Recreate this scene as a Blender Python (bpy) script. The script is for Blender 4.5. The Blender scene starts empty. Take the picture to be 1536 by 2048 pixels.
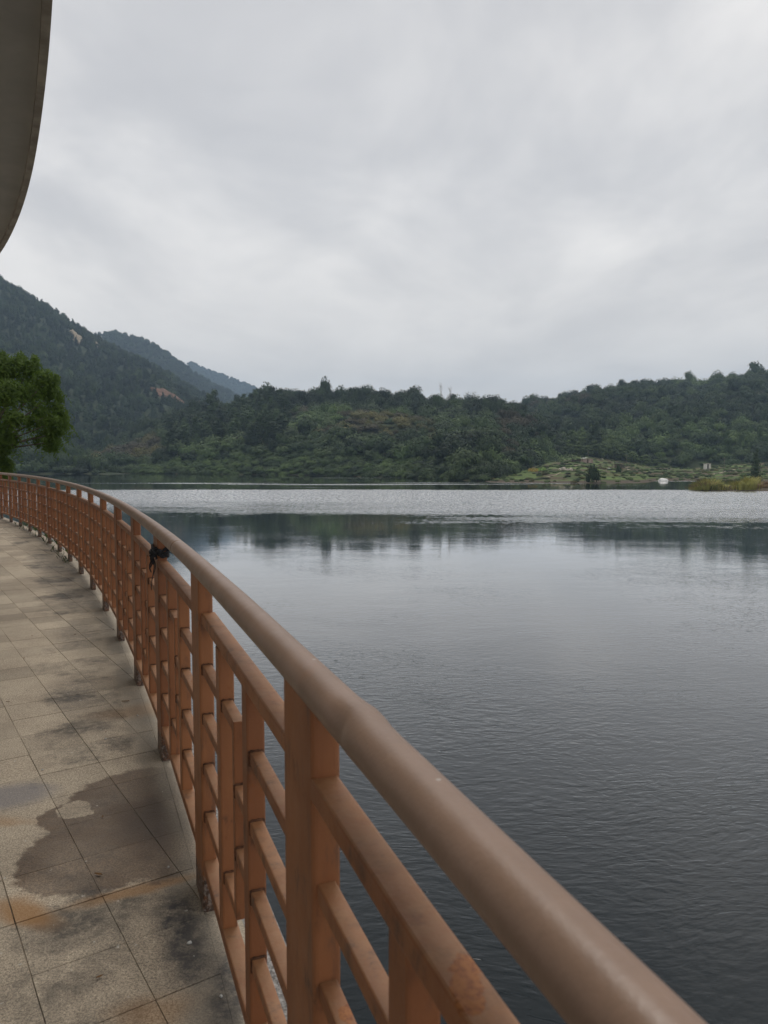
import bpy, math, random
from mathutils import Vector, Matrix, noise as mnoise

S = bpy.context.scene
COL = S.collection
R_ = math.radians
rnd = random.Random(11)

# ------------------------------------------------------------------ camera
EYE = 1.47
PITCH = R_(4.04)
FPX = 1500.0
cam_d = bpy.data.cameras.new('camera')
cam = bpy.data.objects.new('camera', cam_d)
COL.objects.link(cam)
cam.location = (0, 0, EYE)
cam.rotation_euler = (R_(90) - PITCH, 0, 0)
cam_d.sensor_fit = 'VERTICAL'
cam_d.sensor_height = 36.0
cam_d.sensor_width = 27.0
cam_d.lens = FPX / 2048.0 * 36.0
cam_d.clip_start = 0.05
cam_d.clip_end = 12000
cam_d.dof.use_dof = True
cam_d.dof.focus_distance = 7.0
cam_d.dof.aperture_fstop = 9.0
S.camera = cam

# ------------------------------------------------------------------ sky and sun
SUN_EL, SUN_AZ = R_(62), R_(-6)          # azimuth from +Y towards +X
world = bpy.data.worlds.new('World')
S.world = world
world.use_nodes = True
S.view_settings.view_transform = 'Standard'
S.view_settings.look = 'None'
S.view_settings.gamma = 1
S.view_settings.exposure = 0.2
S.view_settings.use_curve_mapping = False


class NT:
    """small helper for building node trees"""
    def __init__(self, tree):
        self.t = tree
        self.n = tree.nodes
        self.l = tree.links

    def new(self, typ, **kw):
        nd = self.n.new(typ)
        for k, v in kw.items():
            setattr(nd, k, v)
        return nd

    def put(self, sock, v):
        if v is None:
            return
        if hasattr(v, 'is_linked') or isinstance(v, bpy.types.NodeSocket):
            self.l.new(v, sock)
        else:
            if sock.type == 'RGBA' and len(v) == 3:
                v = (*v, 1)
            sock.default_value = v

    def math(self, op, a, b=None, c=None, clamp=False):
        nd = self.new('ShaderNodeMath', operation=op)
        nd.use_clamp = clamp
        self.put(nd.inputs[0], a)
        self.put(nd.inputs[1], b)
        if c is not None:
            self.put(nd.inputs[2], c)
        return nd.outputs[0]

    def vmath(self, op, a, b=None, scale=None):
        nd = self.new('ShaderNodeVectorMath', operation=op)
        self.put(nd.inputs[0], a)
        if b is not None:
            self.put(nd.inputs[1], b)
        if scale is not None:
            self.put(nd.inputs['Scale'], scale)
        return nd.outputs['Value'] if op in ('DOT_PRODUCT', 'LENGTH', 'DISTANCE') else nd.outputs[0]

    def sep(self, v):
        nd = self.new('ShaderNodeSeparateXYZ')
        self.put(nd.inputs[0], v)
        return nd.outputs

    def comb(self, x=0.0, y=0.0, z=0.0):
        nd = self.new('ShaderNodeCombineXYZ')
        self.put(nd.inputs[0], x)
        self.put(nd.inputs[1], y)
        self.put(nd.inputs[2], z)
        return nd.outputs[0]

    def noise(self, vec, scale=1.0, detail=3.0, rough=0.5, dist=0.0, lac=2.0, color=False):
        nd = self.new('ShaderNodeTexNoise')
        nd.noise_dimensions = '3D'
        self.put(nd.inputs['Vector'], vec)
        self.put(nd.inputs['Scale'], scale)
        self.put(nd.inputs['Detail'], detail)
        self.put(nd.inputs['Roughness'], rough)
        self.put(nd.inputs['Lacunarity'], lac)
        self.put(nd.inputs['Distortion'], dist)
        return nd.outputs['Color'] if color else nd.outputs['Fac']

    def ramp(self, f, a, b, lo=0.0, hi=1.0):
        nd = self.new('ShaderNodeMapRange')
        nd.interpolation_type = 'SMOOTHSTEP'
        nd.clamp = True
        self.put(nd.inputs['Value'], f)
        self.put(nd.inputs['From Min'], a)
        self.put(nd.inputs['From Max'], b)
        self.put(nd.inputs['To Min'], lo)
        self.put(nd.inputs['To Max'], hi)
        return nd.outputs['Result']

    def mix(self, f, a, b, mode='MIX'):
        nd = self.new('ShaderNodeMix')
        nd.data_type = 'RGBA'
        nd.blend_type = mode
        self.put(nd.inputs['Factor'], f)
        self.put(nd.inputs['A'] if False else nd.inputs[6], a)
        self.put(nd.inputs[7], b)
        return nd.outputs[2]

    def ellipse(self, p, cx, cy, rx, ry, ang=0.0):
        """1 at the centre, 0 on the edge of an ellipse, negative outside"""
        o = self.sep(p)
        dx = self.math('SUBTRACT', o[0], cx)
        dy = self.math('SUBTRACT', o[1], cy)
        c, s = math.cos(ang), math.sin(ang)
        u = self.math('ADD', self.math('MULTIPLY', dx, c / rx), self.math('MULTIPLY', dy, s / rx))
        v = self.math('ADD', self.math('MULTIPLY', dx, -s / ry), self.math('MULTIPLY', dy, c / ry))
        d = self.math('SQRT', self.math('ADD', self.math('MULTIPLY', u, u), self.math('MULTIPLY', v, v)))
        return self.math('SUBTRACT', 1.0, d)

    def bump(self, h, strength=0.3, dist=0.01, normal=None):
        nd = self.new('ShaderNodeBump')
        self.put(nd.inputs['Strength'], strength)
        self.put(nd.inputs['Distance'], dist)
        self.put(nd.inputs['Height'], h)
        if normal is not None:
            self.put(nd.inputs['Normal'], normal)
        return nd.outputs[0]


SKYOFF = 3.1


def build_world():
    w = NT(world.node_tree)
    w.n.clear()
    out = w.new('ShaderNodeOutputWorld')
    bg = w.new('ShaderNodeBackground')
    bg.inputs['Strength'].default_value = 0.13
    sky = w.new('ShaderNodeTexSky')
    sky.sky_type = 'NISHITA'
    sky.sun_disc = False
    sky.sun_elevation = SUN_EL
    sky.sun_rotation = SUN_AZ
    tc = w.new('ShaderNodeTexCoord')
    d = w.vmath('NORMALIZE', tc.outputs['Generated'])
    o = w.sep(d)
    zz = w.math('ADD', w.math('MAXIMUM', o[2], 0.0), 0.16)
    px = w.math('DIVIDE', o[0], zz)
    py = w.math('DIVIDE', o[1], zz)
    # soft cloud deck seen in perspective, streaks running away from the viewer
    p = w.comb(px, w.math('MULTIPLY', py, 0.62), SKYOFF)
    warp = w.noise(p, 0.7, 2.0, 0.5, color=True)
    pw = w.vmath('ADD', p, w.vmath('SCALE', warp, scale=0.9))
    big = w.noise(pw, 0.55, 3.0, 0.5)
    mid = w.noise(pw, 1.5, 4.0, 0.55)
    fine = w.noise(w.vmath('ADD', pw, (5.2, 3.1, 0)), 4.5, 4.0, 0.6)
    f = w.math('ADD', w.math('MULTIPLY', big, 0.5), w.math('MULTIPLY', mid, 0.38))
    f = w.math('ADD', f, w.math('MULTIPLY', fine, 0.12))
    f = w.ramp(f, 0.37, 0.63)
    col = w.mix(f, (4.25, 4.2, 4.25), (7.35, 7.1, 6.8))
    # brighter where the veiled sun stands behind the cloud, warmer low down
    sd = (math.sin(SUN_AZ) * math.cos(SUN_EL), math.cos(SUN_AZ) * math.cos(SUN_EL), math.sin(SUN_EL))
    glow = w.math('POWER', w.math('MAXIMUM', w.vmath('DOT_PRODUCT', d, sd), 0.0), 5.0)
    col = w.mix(w.math('MULTIPLY', glow, 0.10), col, (9.5, 9.5, 9.5))
    low = w.ramp(o[2], 0.0, 0.36, 1.0, 0.0)
    col = w.mix(w.math('MULTIPLY', low, 0.72), col, (7.6, 7.0, 6.3))
    col = w.mix(0.97, sky.outputs[0], col)
    w.l.new(col, bg.inputs['Color'])
    w.l.new(bg.outputs[0], out.inputs['Surface'])


build_world()

sun_d = bpy.data.lights.new('sun', 'SUN')
sun_d.energy = 1.5
sun_d.angle = R_(24)
sun_d.color = (1.0, 0.96, 0.9)
sun = bpy.data.objects.new('sun', sun_d)
COL.objects.link(sun)
_sv = Vector((math.sin(SUN_AZ) * math.cos(SUN_EL), math.cos(SUN_AZ) * math.cos(SUN_EL), math.sin(SUN_EL)))
sun.rotation_euler = _sv.to_track_quat('Z', 'Y').to_euler()
sun.location = (0, 0, 60)

# ------------------------------------------------------------------ geometry helpers
WATER_Z = EYE - 6.0


def ray(x, y):
    u = (x - 768) / FPX
    v = -(y - 1024) / FPX
    return (u, math.cos(PITCH) + v * math.sin(PITCH), -math.sin(PITCH) + v * math.cos(PITCH))


def on_plane(x, y, z):
    r = ray(x, y)
    t = (z - EYE) / r[2]
    return (r[0] * t, r[1] * t)


def at_depth(x, y, D):
    """world point seen at that bearing and elevation, D metres ahead"""
    r = ray(x, y)
    t = D / r[1]
    return (r[0] * t, D, EYE + r[2] * t)


class MB:
    def __init__(self):
        self.v, self.f, self.m, self.s = [], [], [], []

    def add(self, vs, fs, mi=0, smooth=False):
        b = len(self.v)
        self.v.extend([tuple(q) for q in vs])
        for fc in fs:
            self.f.append(tuple(b + i for i in fc))
            self.m.append(mi)
            self.s.append(smooth)

    def box(self, a, b, mi=0):
        x0, y0, z0 = a
        x1, y1, z1 = b
        vs = [(x0, y0, z0), (x1, y0, z0), (x1, y1, z0), (x0, y1, z0), (x0, y0, z1), (x1, y0, z1), (x1, y1, z1), (x0, y1, z1)]
        self.add(vs, [(3, 2, 1, 0), (4, 5, 6, 7), (0, 1, 5, 4), (1, 2, 6, 5), (2, 3, 7, 6), (3, 0, 4, 7)], mi)

    def tube(self, pts, rad, seg=8, mi=0, cap=True, smooth=True):
        pts = [Vector(q) for q in pts]
        rads = rad if isinstance(rad, (list, tuple)) else [rad] * len(pts)
        vs, fs = [], []
        prev = None
        for i, q in enumerate(pts):
            t = (pts[min(i + 1, len(pts) - 1)] - pts[max(i - 1, 0)])
            if t.length < 1e-9:
                t = Vector((0, 0, 1))
            t.normalize()
            if prev is None:
                a = t.cross(Vector((0, 0, 1)))
                if a.length < 1e-3:
                    a = t.cross(Vector((0, 1, 0)))
                a.normalize()
            else:
                a = prev - t * prev.dot(t)
                a.normalize()
            prev = a
            b = t.cross(a)
            for k in range(seg):
                an = 2 * math.pi * k / seg
                vs.append(q + (a * math.cos(an) + b * math.sin(an)) * rads[i])
        for i in range(len(pts) - 1):
            for k in range(seg):
                k2 = (k + 1) % seg
                fs.append((i * seg + k, i * seg + k2, (i + 1) * seg + k2, (i + 1) * seg + k))
        if cap:
            fs.append(tuple(range(seg))[::-1])
            fs.append(tuple((len(pts) - 1) * seg + k for k in range(seg)))
        self.add(vs, fs, mi, smooth)

    def mesh(self, name, mats):
        me = bpy.data.meshes.new(name)
        me.from_pydata(self.v, [], self.f)
        for m in (mats if isinstance(mats, (list, tuple)) else [mats]):
            me.materials.append(m)
        me.polygons.foreach_set('material_index', self.m)
        me.polygons.foreach_set('use_smooth', self.s)
        me.update()
        return me

    def build(self, name, mats, parent=None):
        return link(name, self.mesh(name, mats), parent)


def link(name, data, parent=None):
    o = bpy.data.objects.new(name, data)
    COL.objects.link(o)
    if parent is not None:
        o.parent = parent
    return o


def empty(name, loc=(0, 0, 0), rz=0.0):
    o = link(name, None)
    o.empty_display_size = 0.2
    o.location = loc
    o.rotation_euler = (0, 0, rz)
    return o


def tag(o, label=None, cat=None, group=None, kind=None):
    if label:
        o['label'] = label
    if cat:
        o['category'] = cat
    if group:
        o['group'] = group
    if kind:
        o['kind'] = kind
    return o


def rsec(w, h, r, n=2):
    """rounded rectangle section, counter-clockwise, centred"""
    pts = []
    for cx, cy, a0 in ((w / 2 - r, h / 2 - r, 0), (-w / 2 + r, h / 2 - r, 90), (-w / 2 + r, -h / 2 + r, 180), (w / 2 - r, -h / 2 + r, 270)):
        for k in range(n + 1):
            a = R_(a0 + 90.0 * k / n)
            pts.append((cx + r * math.cos(a), cy + r * math.sin(a)))
    return pts


def prism(sec, length, axis='Z'):
    """section extruded from 0 to length; Z: section in XY; Y: section in XZ"""
    mb = MB()
    n = len(sec)
    if axis == 'Z':
        vs = [(x, y, 0) for x, y in sec] + [(x, y, length) for x, y in sec]
    else:
        vs = [(-x, 0, z) for x, z in sec] + [(-x, length, z) for x, z in sec]
    mb.add(vs, [(i, (i + 1) % n, n + (i + 1) % n, n + i) for i in range(n)])
    mb.add(vs[:n], [tuple(range(n))[::-1]])
    mb.add(vs[n:], [tuple(range(n))])
    return mb


def fbm(x, y, z=0.0, oct=4):
    v, a, f = 0.0, 0.5, 1.0
    for _ in range(oct):
        v += a * mnoise.noise(Vector((x * f, y * f, z)))
        a *= 0.5
        f *= 2.03
    return v


def interp(tab, x):
    if x <= tab[0][0]:
        return tab[0][1]
    for (x0, y0), (x1, y1) in zip(tab, tab[1:]):
        if x <= x1:
            t = (x - x0) / (x1 - x0)
            return y0 + (y1 - y0) * t
    return tab[-1][1]


# ------------------------------------------------------------------ railing curve
CX, CY, RR = -69.389, -24.963, 74.045
PHI1 = R_(21.642)
BAY = R_(1.0205)


def rail(phi, off=0.0, z=0.0):
    """point on the railing's arc; off > 0 is towards the water"""
    return Vector((CX + (RR + off) * math.cos(phi), CY + (RR + off) * math.sin(phi), z))


# ------------------------------------------------------------------ materials
def new_mat(name):
    m = bpy.data.materials.new(name)
    m.use_nodes = True
    t = NT(m.node_tree)
    bsdf = t.n['Principled BSDF']
    return m, t, bsdf


def wpos(t):
    return t.new('ShaderNodeNewGeometry').outputs['Position']


def simple_mat(name, col, rough=0.7, var=0.25, scale=3.0, spec=0.3, bump=0.0, bscale=30.0):
    m, t, b = new_mat(name)
    p = wpos(t)
    n = t.noise(p, scale, 4.0, 0.6)
    dark = tuple(c * (1 - var) for c in col)
    lite = tuple(min(1, c * (1 + var)) for c in col)
    t.put(b.inputs['Base Color'], t.mix(t.ramp(n, 0.3, 0.7), dark, lite))
    b.inputs['Roughness'].default_value = rough
    b.inputs['Specular IOR Level'].default_value = spec
    if bump:
        t.put(b.inputs['Normal'], t.bump(t.noise(p, bscale, 3.0), bump, 0.01))
    return m


def foliage_mat(name, c0, c1, c2=None, rough=0.75, thin=False):
    """leaf colour that varies from tree to tree and from leaf to leaf"""
    m, t, b = new_mat(name)
    oi = t.new('ShaderNodeObjectInfo')
    p = wpos(t)
    f = t.math('ADD', t.math('MULTIPLY', oi.outputs['Random'], 0.6), t.math('MULTIPLY', t.noise(p, 0.9, 3.0, 0.6), 0.55))
    col = t.mix(t.ramp(f, 0.2, 0.95), c0, c1)
    if c2 is not None:
        col = t.mix(t.ramp(t.noise(p, 0.05, 3.0), 0.5, 0.72), col, c2)
    leaf = t.noise(p, 5.0, 2.0, 0.5)
    col = t.mix(t.ramp(leaf, 0.3, 0.7), t.mix(0.3, col, (0.012, 0.02, 0.008)), col)
    # whole stands differ in tone
    st = t.ramp(t.noise(p, 0.018, 3.0, 0.6), 0.32, 0.68, 0.72, 1.25)
    if not thin:
        col = t.mix(1.0, col, t.comb(st, st, st), 'MULTIPLY')
    t.put(b.inputs['Base Color'], col)
    b.inputs['Roughness'].default_value = rough
    b.inputs['Specular IOR Level'].default_value = 0.25
    if thin:
        tr = t.new('ShaderNodeBsdfTranslucent')
        t.put(tr.inputs['Color'], t.mix(1.0, col, (1.0, 1.0, 0.7), 'MULTIPLY'))
        mx = t.new('ShaderNodeMixShader')
        mx.inputs[0].default_value = 0.45
        t.l.new(b.outputs[0], mx.inputs[1])
        t.l.new(tr.outputs[0], mx.inputs[2])
        t.l.new(mx.outputs[0], t.n['Material Output'].inputs['Surface'])
    return m


M = {}


def deck_material():
    m, t, b = new_mat('stone_deck')
    p = wpos(t)
    oi = t.new('ShaderNodeObjectInfo')
    o = t.sep(p)
    # offset from the railing line (negative on the walking side)
    dx = t.math('SUBTRACT', o[0], CX)
    dy = t.math('SUBTRACT', o[1], CY)
    off = t.math('SUBTRACT', t.math('SQRT', t.math('ADD', t.math('MULTIPLY', dx, dx), t.math('MULTIPLY', dy, dy))), RR)
    warpc = t.noise(p, 3.0, 4.0, 0.6, color=True)
    pw = t.vmath('ADD', p, t.vmath('SCALE', t.vmath('SUBTRACT', warpc, (0.5, 0.5, 0.5)), scale=0.16))
    warp2 = t.noise(p, 11.0, 4.0, 0.65, color=True)
    pd = t.vmath('ADD', p, t.vmath('SCALE', t.vmath('SUBTRACT', warp2, (0.5, 0.5, 0.5)), scale=0.15))
    # stone: warm grey with a grainy flamed surface
    base = t.mix(t.ramp(t.noise(p, 1.1, 5.0, 0.6), 0.3, 0.7), (0.325, 0.266, 0.198), (0.46, 0.387, 0.293))
    tilev = t.math('MULTIPLY_ADD', oi.outputs['Random'], 0.30, 0.84)
    base = t.mix(1.0, base, t.comb(tilev, tilev, tilev), 'MULTIPLY')
    grit = t.noise(p, 125.0, 4.0, 0.75)
    grit2 = t.noise(p, 260.0, 2.0, 0.6)
    g = t.math('MULTIPLY', t.ramp(grit, 0.32, 0.60, 0.55, 1.2), t.ramp(grit2, 0.35, 0.62, 0.66, 1.2))
    base = t.mix(1.0, base, t.comb(g, g, g), 'MULTIPLY')
    blot = t.noise(p, 9.0, 5.0, 0.7)
    base = t.mix(t.ramp(blot, 0.56, 0.76, 0.0, 0.4), base, (0.13, 0.11, 0.085))
    # black mould, thickest in the strip beside the railing
    bias = t.math('MULTIPLY', t.ramp(off, -0.95, -0.45), t.ramp(off, -0.16, -0.06, 1.0, 0.35))
    mo = t.noise(pw, 1.6, 6.0, 0.68)
    mf = t.ramp(t.math('ADD', mo, t.math('MULTIPLY_ADD', bias, 0.32, -0.235)), 0.55, 0.74, 0.0, 0.85)
    mould = t.math('MULTIPLY', mf, t.ramp(t.noise(p, 28.0, 4.0, 0.7), 0.25, 0.6, 0.45, 1.0))
    base = t.mix(mould, base, (0.055, 0.05, 0.045))
    cem = t.math('MULTIPLY', t.ramp(t.math('ADD', off, t.math('MULTIPLY', t.math('SUBTRACT', t.noise(p, 6.0, 4.0), 0.5), 0.12)), -0.16, -0.09), t.ramp(t.noise(p, 3.0, 3.0), 0.3, 0.6, 0.15, 0.6))
    base = t.mix(cem, base, (0.205, 0.183, 0.15))
    # dark bluish mould patches
    for (cx, cy, rx, ry, ang, amt) in ((-0.66, 2.30, .07, .16, .5, .95), (-0.58, 2.12, .06, .12, .3, .85), (-0.43, 1.98, .05, .2, .25, .8),
                                       (-1.95, 4.6, .12, .4, .4, .35), (-2.55, 6.2, .16, .6, .45, .4), (-4.6, 10.3, .22, 1.3, .55, .5), (-3.4, 8.1, .18, 1.0, .5, .45)):
        e = t.ellipse(pw, cx, cy, rx * 1.5, ry * 1.5, ang)
        e = t.math('MULTIPLY', t.ramp(e, 0.0, 0.75), t.ramp(t.noise(p, 22.0, 4.0, 0.7), 0.3, 0.62, 0.25, 1.0))
        base = t.mix(t.math('MULTIPLY', e, amt), base, (0.045, 0.045, 0.048))
    # orange rust washes
    for (cx, cy, rx, ry, ang, amt) in ((-1.17, 2.33, .15, .06, -.5, .8), (-0.83, 2.47, .22, .035, .5, .65), (-1.6, 2.95, .2, .05, .1, .45), (-0.62, 1.9, .12, .07, .3, .4), (-1.42, 4.3, .3, .12, .4, .3)):
        e = t.ramp(t.ellipse(pw, cx, cy, rx * 1.4, ry * 1.5, ang), 0.0, 0.8)
        base = t.mix(t.math('MULTIPLY', e, amt), base, (0.30, 0.155, 0.055))
    # bluish worn patch at the left
    e = t.ramp(t.ellipse(pw, -1.66, 3.18, .26, .17, 0.2), 0.0, 0.6)
    base = t.mix(t.math('MULTIPLY', e, 0.65), base, (0.17, 0.165, 0.18))
    # wet patch with a sharp outline
    union = None
    for (cx, cy, rx, ry, ang) in ((-1.02, 3.16, .36, .36, .2), (-1.14, 2.72, .22, .30, .1), (-0.86, 2.80, .22, .30, .3), (-1.02, 2.62, .17, .19, 0), (-0.84, 3.2, .2, .36, .4), (-1.3, 3.0, .12, .14, 0)):
        e = t.ellipse(pd, cx, cy, rx, ry, ang)
        union = e if union is None else t.math('MAXIMUM', union, e)
    hole = t.ellipse(pd, -1.30, 3.06, .065, .085, 0.4)
    union = t.math('MINIMUM', union, t.math('MULTIPLY', hole, -1.0))
    wet = t.math('MULTIPLY', t.ramp(union, -0.02, 0.09), t.ramp(off, -0.11, -0.03, 1.0, 0.35))
    damp = t.math('MULTIPLY', wet, t.ramp(t.noise(p, 4.0, 3.0), 0.3, 0.7, 0.75, 1.0))
    wetcol = t.mix(1.0, base, (0.29, 0.22, 0.16), 'MULTIPLY')
    base = t.mix(damp, base, wetcol)
    core = t.math('MULTIPLY', t.ramp(t.ellipse(pw, -0.92, 2.98, .24, .40, .35), 0.0, 0.8), 0.85)
    base = t.mix(t.math('MULTIPLY', core, wet), base, (0.045, 0.028, 0.016))
    # small pale droppings and flecks
    fl = t.ramp(t.noise(p, 38.0, 1.0, 0.4), 0.755, 0.79)
    base = t.mix(t.math('MULTIPLY', fl, 0.6), base, (0.5, 0.48, 0.43))
    t.put(b.inputs['Base Color'], base)
    t.put(b.inputs['Roughness'], t.math('MULTIPLY_ADD', wet, -0.42, 0.85))
    b.inputs['Specular IOR Level'].default_value = 0.35
    h = t.math('ADD', t.math('MULTIPLY', grit, 1.0), t.math('MULTIPLY', grit2, 0.4))
    h = t.math('ADD', h, t.math('MULTIPLY', t.noise(p, 14.0, 3.0), 2.2))
    t.put(b.inputs['Normal'], t.bump(h, 0.6, 0.0035))
    return m


def paint_material(name, c_dark, c_lite, rough, rust_spots=(), dust_skylight=0.0, feet=False):
    m, t, b = new_mat(name)
    geo = t.new('ShaderNodeNewGeometry')
    p = geo.outputs['Position']
    o = t.sep(p)
    oi = t.new('ShaderNodeObjectInfo')
    ps = t.comb(o[0], o[1], t.math('MULTIPLY', o[2], 0.25))      # streaks run down
    n = t.math('ADD', t.math('MULTIPLY', t.noise(ps, 7.0, 5.0, 0.65), 0.75), t.math('MULTIPLY', oi.outputs['Random'], 0.25))
    col = t.mix(t.ramp(n, 0.32, 0.72), c_dark, c_lite)
    # chalky weathering on faces that look up, with sky-lit lightening painted in
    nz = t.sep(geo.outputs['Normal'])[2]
    if dust_skylight:
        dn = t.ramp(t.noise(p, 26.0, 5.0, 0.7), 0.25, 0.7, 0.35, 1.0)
        d = t.math('MULTIPLY', t.math('MULTIPLY', t.ramp(nz, 0.35, 0.95), dn), dust_skylight)
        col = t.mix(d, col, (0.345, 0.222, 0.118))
    # grime in blotches
    gr = t.ramp(t.noise(ps, 19.0, 5.0, 0.7), 0.54, 0.74, 0.0, 0.6)
    if dust_skylight < .2:
        gr = t.math('MULTIPLY', gr, 0.22)
    col = t.mix(gr, col, (0.07, 0.05, 0.04))
    # rust
    ru = t.ramp(t.noise(p, 6.5, 6.0, 0.75), 0.61, 0.70)
    ru = t.math('MULTIPLY', ru, t.ramp(t.noise(p, 60.0, 3.0, 0.7), 0.35, 0.6))
    col = t.mix(t.math('MULTIPLY', ru, 0.75 if dust_skylight > .2 else 0.15), col, (0.27, 0.085, 0.02))
    streak = None
    for zl in (0.335, 0.495, 0.658, 0.818, 0.985):
        d_ = t.math('SUBTRACT', zl - 0.012, o[2])
        f_ = t.math('MULTIPLY', t.ramp(d_, -0.022, 0.004), t.ramp(d_, 0.02, 0.085, 1.0, 0.0))
        streak = f_ if streak is None else t.math('MAXIMUM', streak, f_)
    sn = t.noise(t.comb(o[0], o[1], t.math('MULTIPLY', o[2], 0.5)), 24.0, 4.0, 0.7)
    streak = t.math('MULTIPLY', streak, t.ramp(sn, 0.46, 0.66))
    if dust_skylight > .2:
        col = t.mix(t.math('MULTIPLY', streak, 0.7), col, t.mix(t.ramp(t.noise(p, 9.0, 3.0), 0.4, 0.6), (0.06, 0.035, 0.024), (0.24, 0.078, 0.02)))
    rr = b.inputs['Roughness']
    wn = t.vmath('SCALE', t.vmath('SUBTRACT', t.noise(p, 55.0, 3.0, 0.6, color=True), (0.5, 0.5, 0.5)), scale=0.03)
    pw = t.vmath('ADD', p, wn)
    for (c, r) in rust_spots:
        dd = t.math('SUBTRACT', 1.0, t.vmath('LENGTH', t.vmath('DIVIDE', t.vmath('SUBTRACT', pw, c), r)))
        f = t.ramp(dd, 0.0, 0.18)
        rc = t.mix(t.ramp(t.noise(p, 120.0, 4.0, 0.7), 0.35, 0.6), (0.20, 0.06, 0.014), (0.34, 0.125, 0.03))
        col = t.mix(f, col, rc)
    if dust_skylight < .2:
        # knocks through the paint of the handrail
        ch = t.math('MULTIPLY', t.ramp(t.noise(p, 46.0, 2.0, 0.6), 0.72, 0.745), t.ramp(t.noise(p, 5.0, 2.0), 0.45, 0.6))
        col = t.mix(ch, col, (0.42, 0.37, 0.32))
    if feet:
        # flaking black mould round the feet that stand in the wet
        z = t.math('ADD', o[2], t.math('MULTIPLY', t.math('SUBTRACT', t.noise(p, 16.0, 5.0, 0.7), 0.5), 0.22))
        f = t.math('MULTIPLY', t.ramp(z, 0.09, 0.13, 1.0, 0.0), t.ramp(t.noise(p, 40.0, 4.0, 0.7), 0.3, 0.55, 0.35, 1.0))
        col = t.mix(t.math('MULTIPLY', f, 0.85), col, t.mix(t.ramp(t.noise(p, 70.0, 3.0, 0.7), 0.45, 0.62), (0.03, 0.027, 0.024), (0.24, 0.22, 0.20)))
    t.put(b.inputs['Base Color'], col)
    t.put(rr, t.math('MULTIPLY_ADD', t.noise(p, 14.0, 4.0, 0.6), 0.3, rough - 0.15))
    b.inputs['Specular IOR Level'].default_value = 0.4
    h = t.math('ADD', t.noise(p, 160.0, 3.0, 0.6), t.math('MULTIPLY', t.noise(p, 12.0, 3.0), 1.2))
    t.put(b.inputs['Normal'], t.bump(h, 0.14 if not feet and dust_skylight < .2 else 0.22, 0.003))
    return m


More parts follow.
